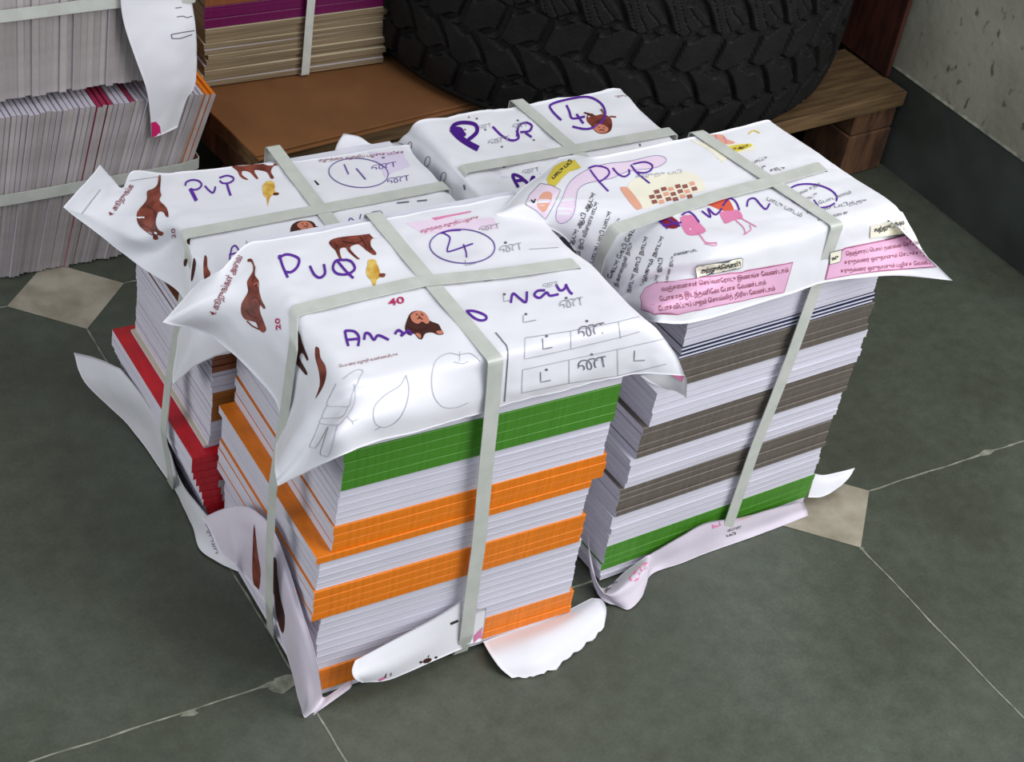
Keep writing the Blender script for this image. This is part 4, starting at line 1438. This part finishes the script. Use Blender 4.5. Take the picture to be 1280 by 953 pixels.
V, Fc = [], []
nh = 110
for i in range(NT):
    th = math.tau * i / NT
    for j in range(nh + 1):
        h = h0 + (h1 - h0) * j / nh
        r = tread_r(th, h)
        V.append((r * math.cos(th), r * math.sin(th), h))
for i in range(NT):
    k = (i + 1) % NT
    for j in range(nh):
        Fc.append((i * (nh + 1) + j, k * (nh + 1) + j, k * (nh + 1) + j + 1, i * (nh + 1) + j + 1))
link('tread', mesh('tread', V, Fc, smooth=False), rub, tyre)
for sgn, nm in ((0, 'sidewall'), (1, 'sidewall')):
    prof = [(TR - .024, h0 + .001), (TR - .014, h0 - .004), (TR - .022, .012), (TR - .04, .004), (TR - .075, 0), (TR - .11, .003), (TR - .14, .016), (TR - .155, .034), (TR - .158, .048), (TR - .150, .050), (TR - .148, .036), (TR - .12, .022), (TR - .05, .016), (TR - .03, .03), (TR - .03, TW / 2)]
    pf = []
    for i in range(len(prof) - 1):
        for t in (0, .5):
            pf.append((prof[i][0] * (1 - t) + prof[i + 1][0] * t, prof[i][1] * (1 - t) + prof[i + 1][1] * t))
    pf.append(prof[-1])
    V, Fc = [], []
    n = 160
    for i in range(n):
        th = math.tau * i / n
        for r, h in pf:
            V.append((r * math.cos(th), r * math.sin(th), h if sgn == 0 else TW - h))
    m_ = len(pf)
    for i in range(n):
        k = (i + 1) % n
        for j in range(m_ - 1):
            f = (i * m_ + j, k * m_ + j, k * m_ + j + 1, i * m_ + j + 1)
            Fc.append(f if sgn else f[::-1])
    link(nm, mesh(nm, V, Fc, smooth=True), rub, tyre)

# ------------------------------------------------------------ stack of magenta books on the left pallet
z = .1305
fM = frame(.226, .766, .0)
old = [('pages_cream', .0062, 'cream_cover')] * 11
names = 'yellowed book'
for i in range(11):
    t = (.206 - z) / 11
    c = fM(.120 + random.uniform(-.003, .003), .10 + random.uniform(-.002, .002), z + i * t)
    book(c, random.uniform(-.012, .012), .238, .19, t - .0005, 'cream_cover' if i % 3 else 'pale_cover', 'pages_cream', False,
         'worn yellowed book under the magenta ones, %s from the bottom' % ORD[i], 'old books piled on the left pallet')
zz = .206
for i, (cov, t, lab) in enumerate((('magenta', .0125, 'magenta-spined book, lower of the two, on yellowed pile'), ('magenta', .0155, 'magenta-spined book, upper of the two, on yellowed pile'),
                                   ('umber', .012, 'brown-spined book just above the magenta pair'), ('cream_cover', .012, 'cream book second above the magenta pair'), ('umber', .012, 'topmost brown-spined book above the magenta pair'))):
    book(fM(.118, .10, zz), .002 * (-1) ** i, .240, .19, t - .0004, cov, 'pages_cream', True, lab, 'old books piled on the left pallet')
    zz += t
strap([(.354, .764, .1295), (.354, .764, .2725), (.354, .960, .2725), (.354, .962, .1295)], xd, 'narrow pale strap around the pile of magenta and yellowed books', width=.0105, seed=15)

# ------------------------------------------------------------ bale of books standing on edge
M['pages_bale'] = M['pages_old']


def edge_books(x0, x1, n, z0, hgt, y0, lean0, lean1, rowname, off=0.0):
    t = (x1 - x0) / n
    for i in range(n):
        f = i / (n - 1)
        lean = lean0 + (lean1 - lean0) * f
        cov = 'pale_cover'
        if rowname == 'lower row' and i in (n - 22, n - 21, n - 20, n - 16):
            cov = 'crimson'
        if rowname == 'lower row' and i >= n - 2:
            cov = 'orange'
        # thin side up: book thickness along x
        e = book((x0 + (i + .5) * t + random.uniform(-.0003, .0003), y0 + .095 + random.uniform(-.0025, .0015), z0 + random.uniform(0, .002)), 0, .20 if hgt > .2 else .2, hgt, t * .975, cov, 'pages_bale', False,
                 '', 'books standing on edge in the rear left bale')
        # stand it: local z (thickness) -> world x, local y (height) -> world z, local x -> world y
        R_ = Matrix(((0, 0, 1), (1, 0, 0), (0, 1, 0))).to_4x4()
        Ry = Matrix.Rotation(lean, 4, 'Y')
        e.matrix_world = Matrix.Translation(e.location) @ Ry @ R_ @ Matrix.Translation((0, hgt / 2, -t / 2))
        if cov == 'pale_cover':
            lab = 'pale book on edge in %s of rear bale, number %d from its right end' % (rowname, n - i)
        else:
            lab = '%s-covered book on edge in %s of rear bale, number %d from right' % (cov, rowname, n - i)
        e['label'] = lab


edge_books(-.130, .128, 50, .001, .203, .655, .06, .30, 'lower row')
edge_books(-.120, .140, 36, .2155, .20, .668, .0, .05, 'upper row')
strap([(-.134, .6455, .105), (.148, .6455, .107), (.172, .6490, .108), (.180, .86, .108), (-.134, .862, .105), (-.136, .66, .105)], (0, 0, 1), 'lower pale strap around the rear bale of books on edge', width=.0135, seed=21)
strap([(-.124, .6600, .314), (.120, .6560, .316), (.160, .6480, .316), (.166, .665, .316), (.166, .872, .316), (-.124, .872, .314), (-.126, .668, .314)], (0, 0, 1), 'upper pale strap around the rear bale of books on edge', width=.0135, seed=22)
net = [
    [P(150, -22, y=.652), P(180, -24, y=.652), P(215, -26, y=.650), P(238, -28, y=.652)],
    [P(152, 12, y=.650), P(185, 8, y=.650), P(215, 5, y=.6495), P(240, 2, y=.651)],
    [P(158, 40, y=.648), P(190, 38, y=.646), P(220, 34, y=.644), P(244, 32, y=.648)],
    [P(170, 75, y=.645), P(195, 75, y=.642), P(222, 74, y=.640), P(246, 72, y=.646)],
    [P(183, 112, y=.642), P(200, 112, y=.640), P(222, 110, y=.638), P(243, 106, y=.644)],
    [P(188, 145, y=.641), P(200, 145, y=.640), P(214, 140, y=.639), P(232, 125, y=.642)],
    [P(190, 173, y=.640), P(198, 171, y=.639), P(208, 167, y=.639), P(222, 160, y=.640)],
]
s = Sheet(net, sub=7, wrinkle=.002, seed=91)
s.fill([(189, 153), (195, 152), (200, 158), (201, 168), (199, 171), (190, 172)], 'hotpink', smooth=False, step=4)
for st in ([(219, 10), (227, 9)], [(221, 21), (228, 20), (234, 22), (240, 20)], [(214, 43), (230, 40), (243, 38)], [(215, 48), (225, 48), (240, 43)], [(214, 43), (215, 48)]):
    s.stroke(st, 1.2, 'dgrey', smooth=False)
s.build('hanging_paper', 'torn white paper with pink dot hanging down the rear bale')
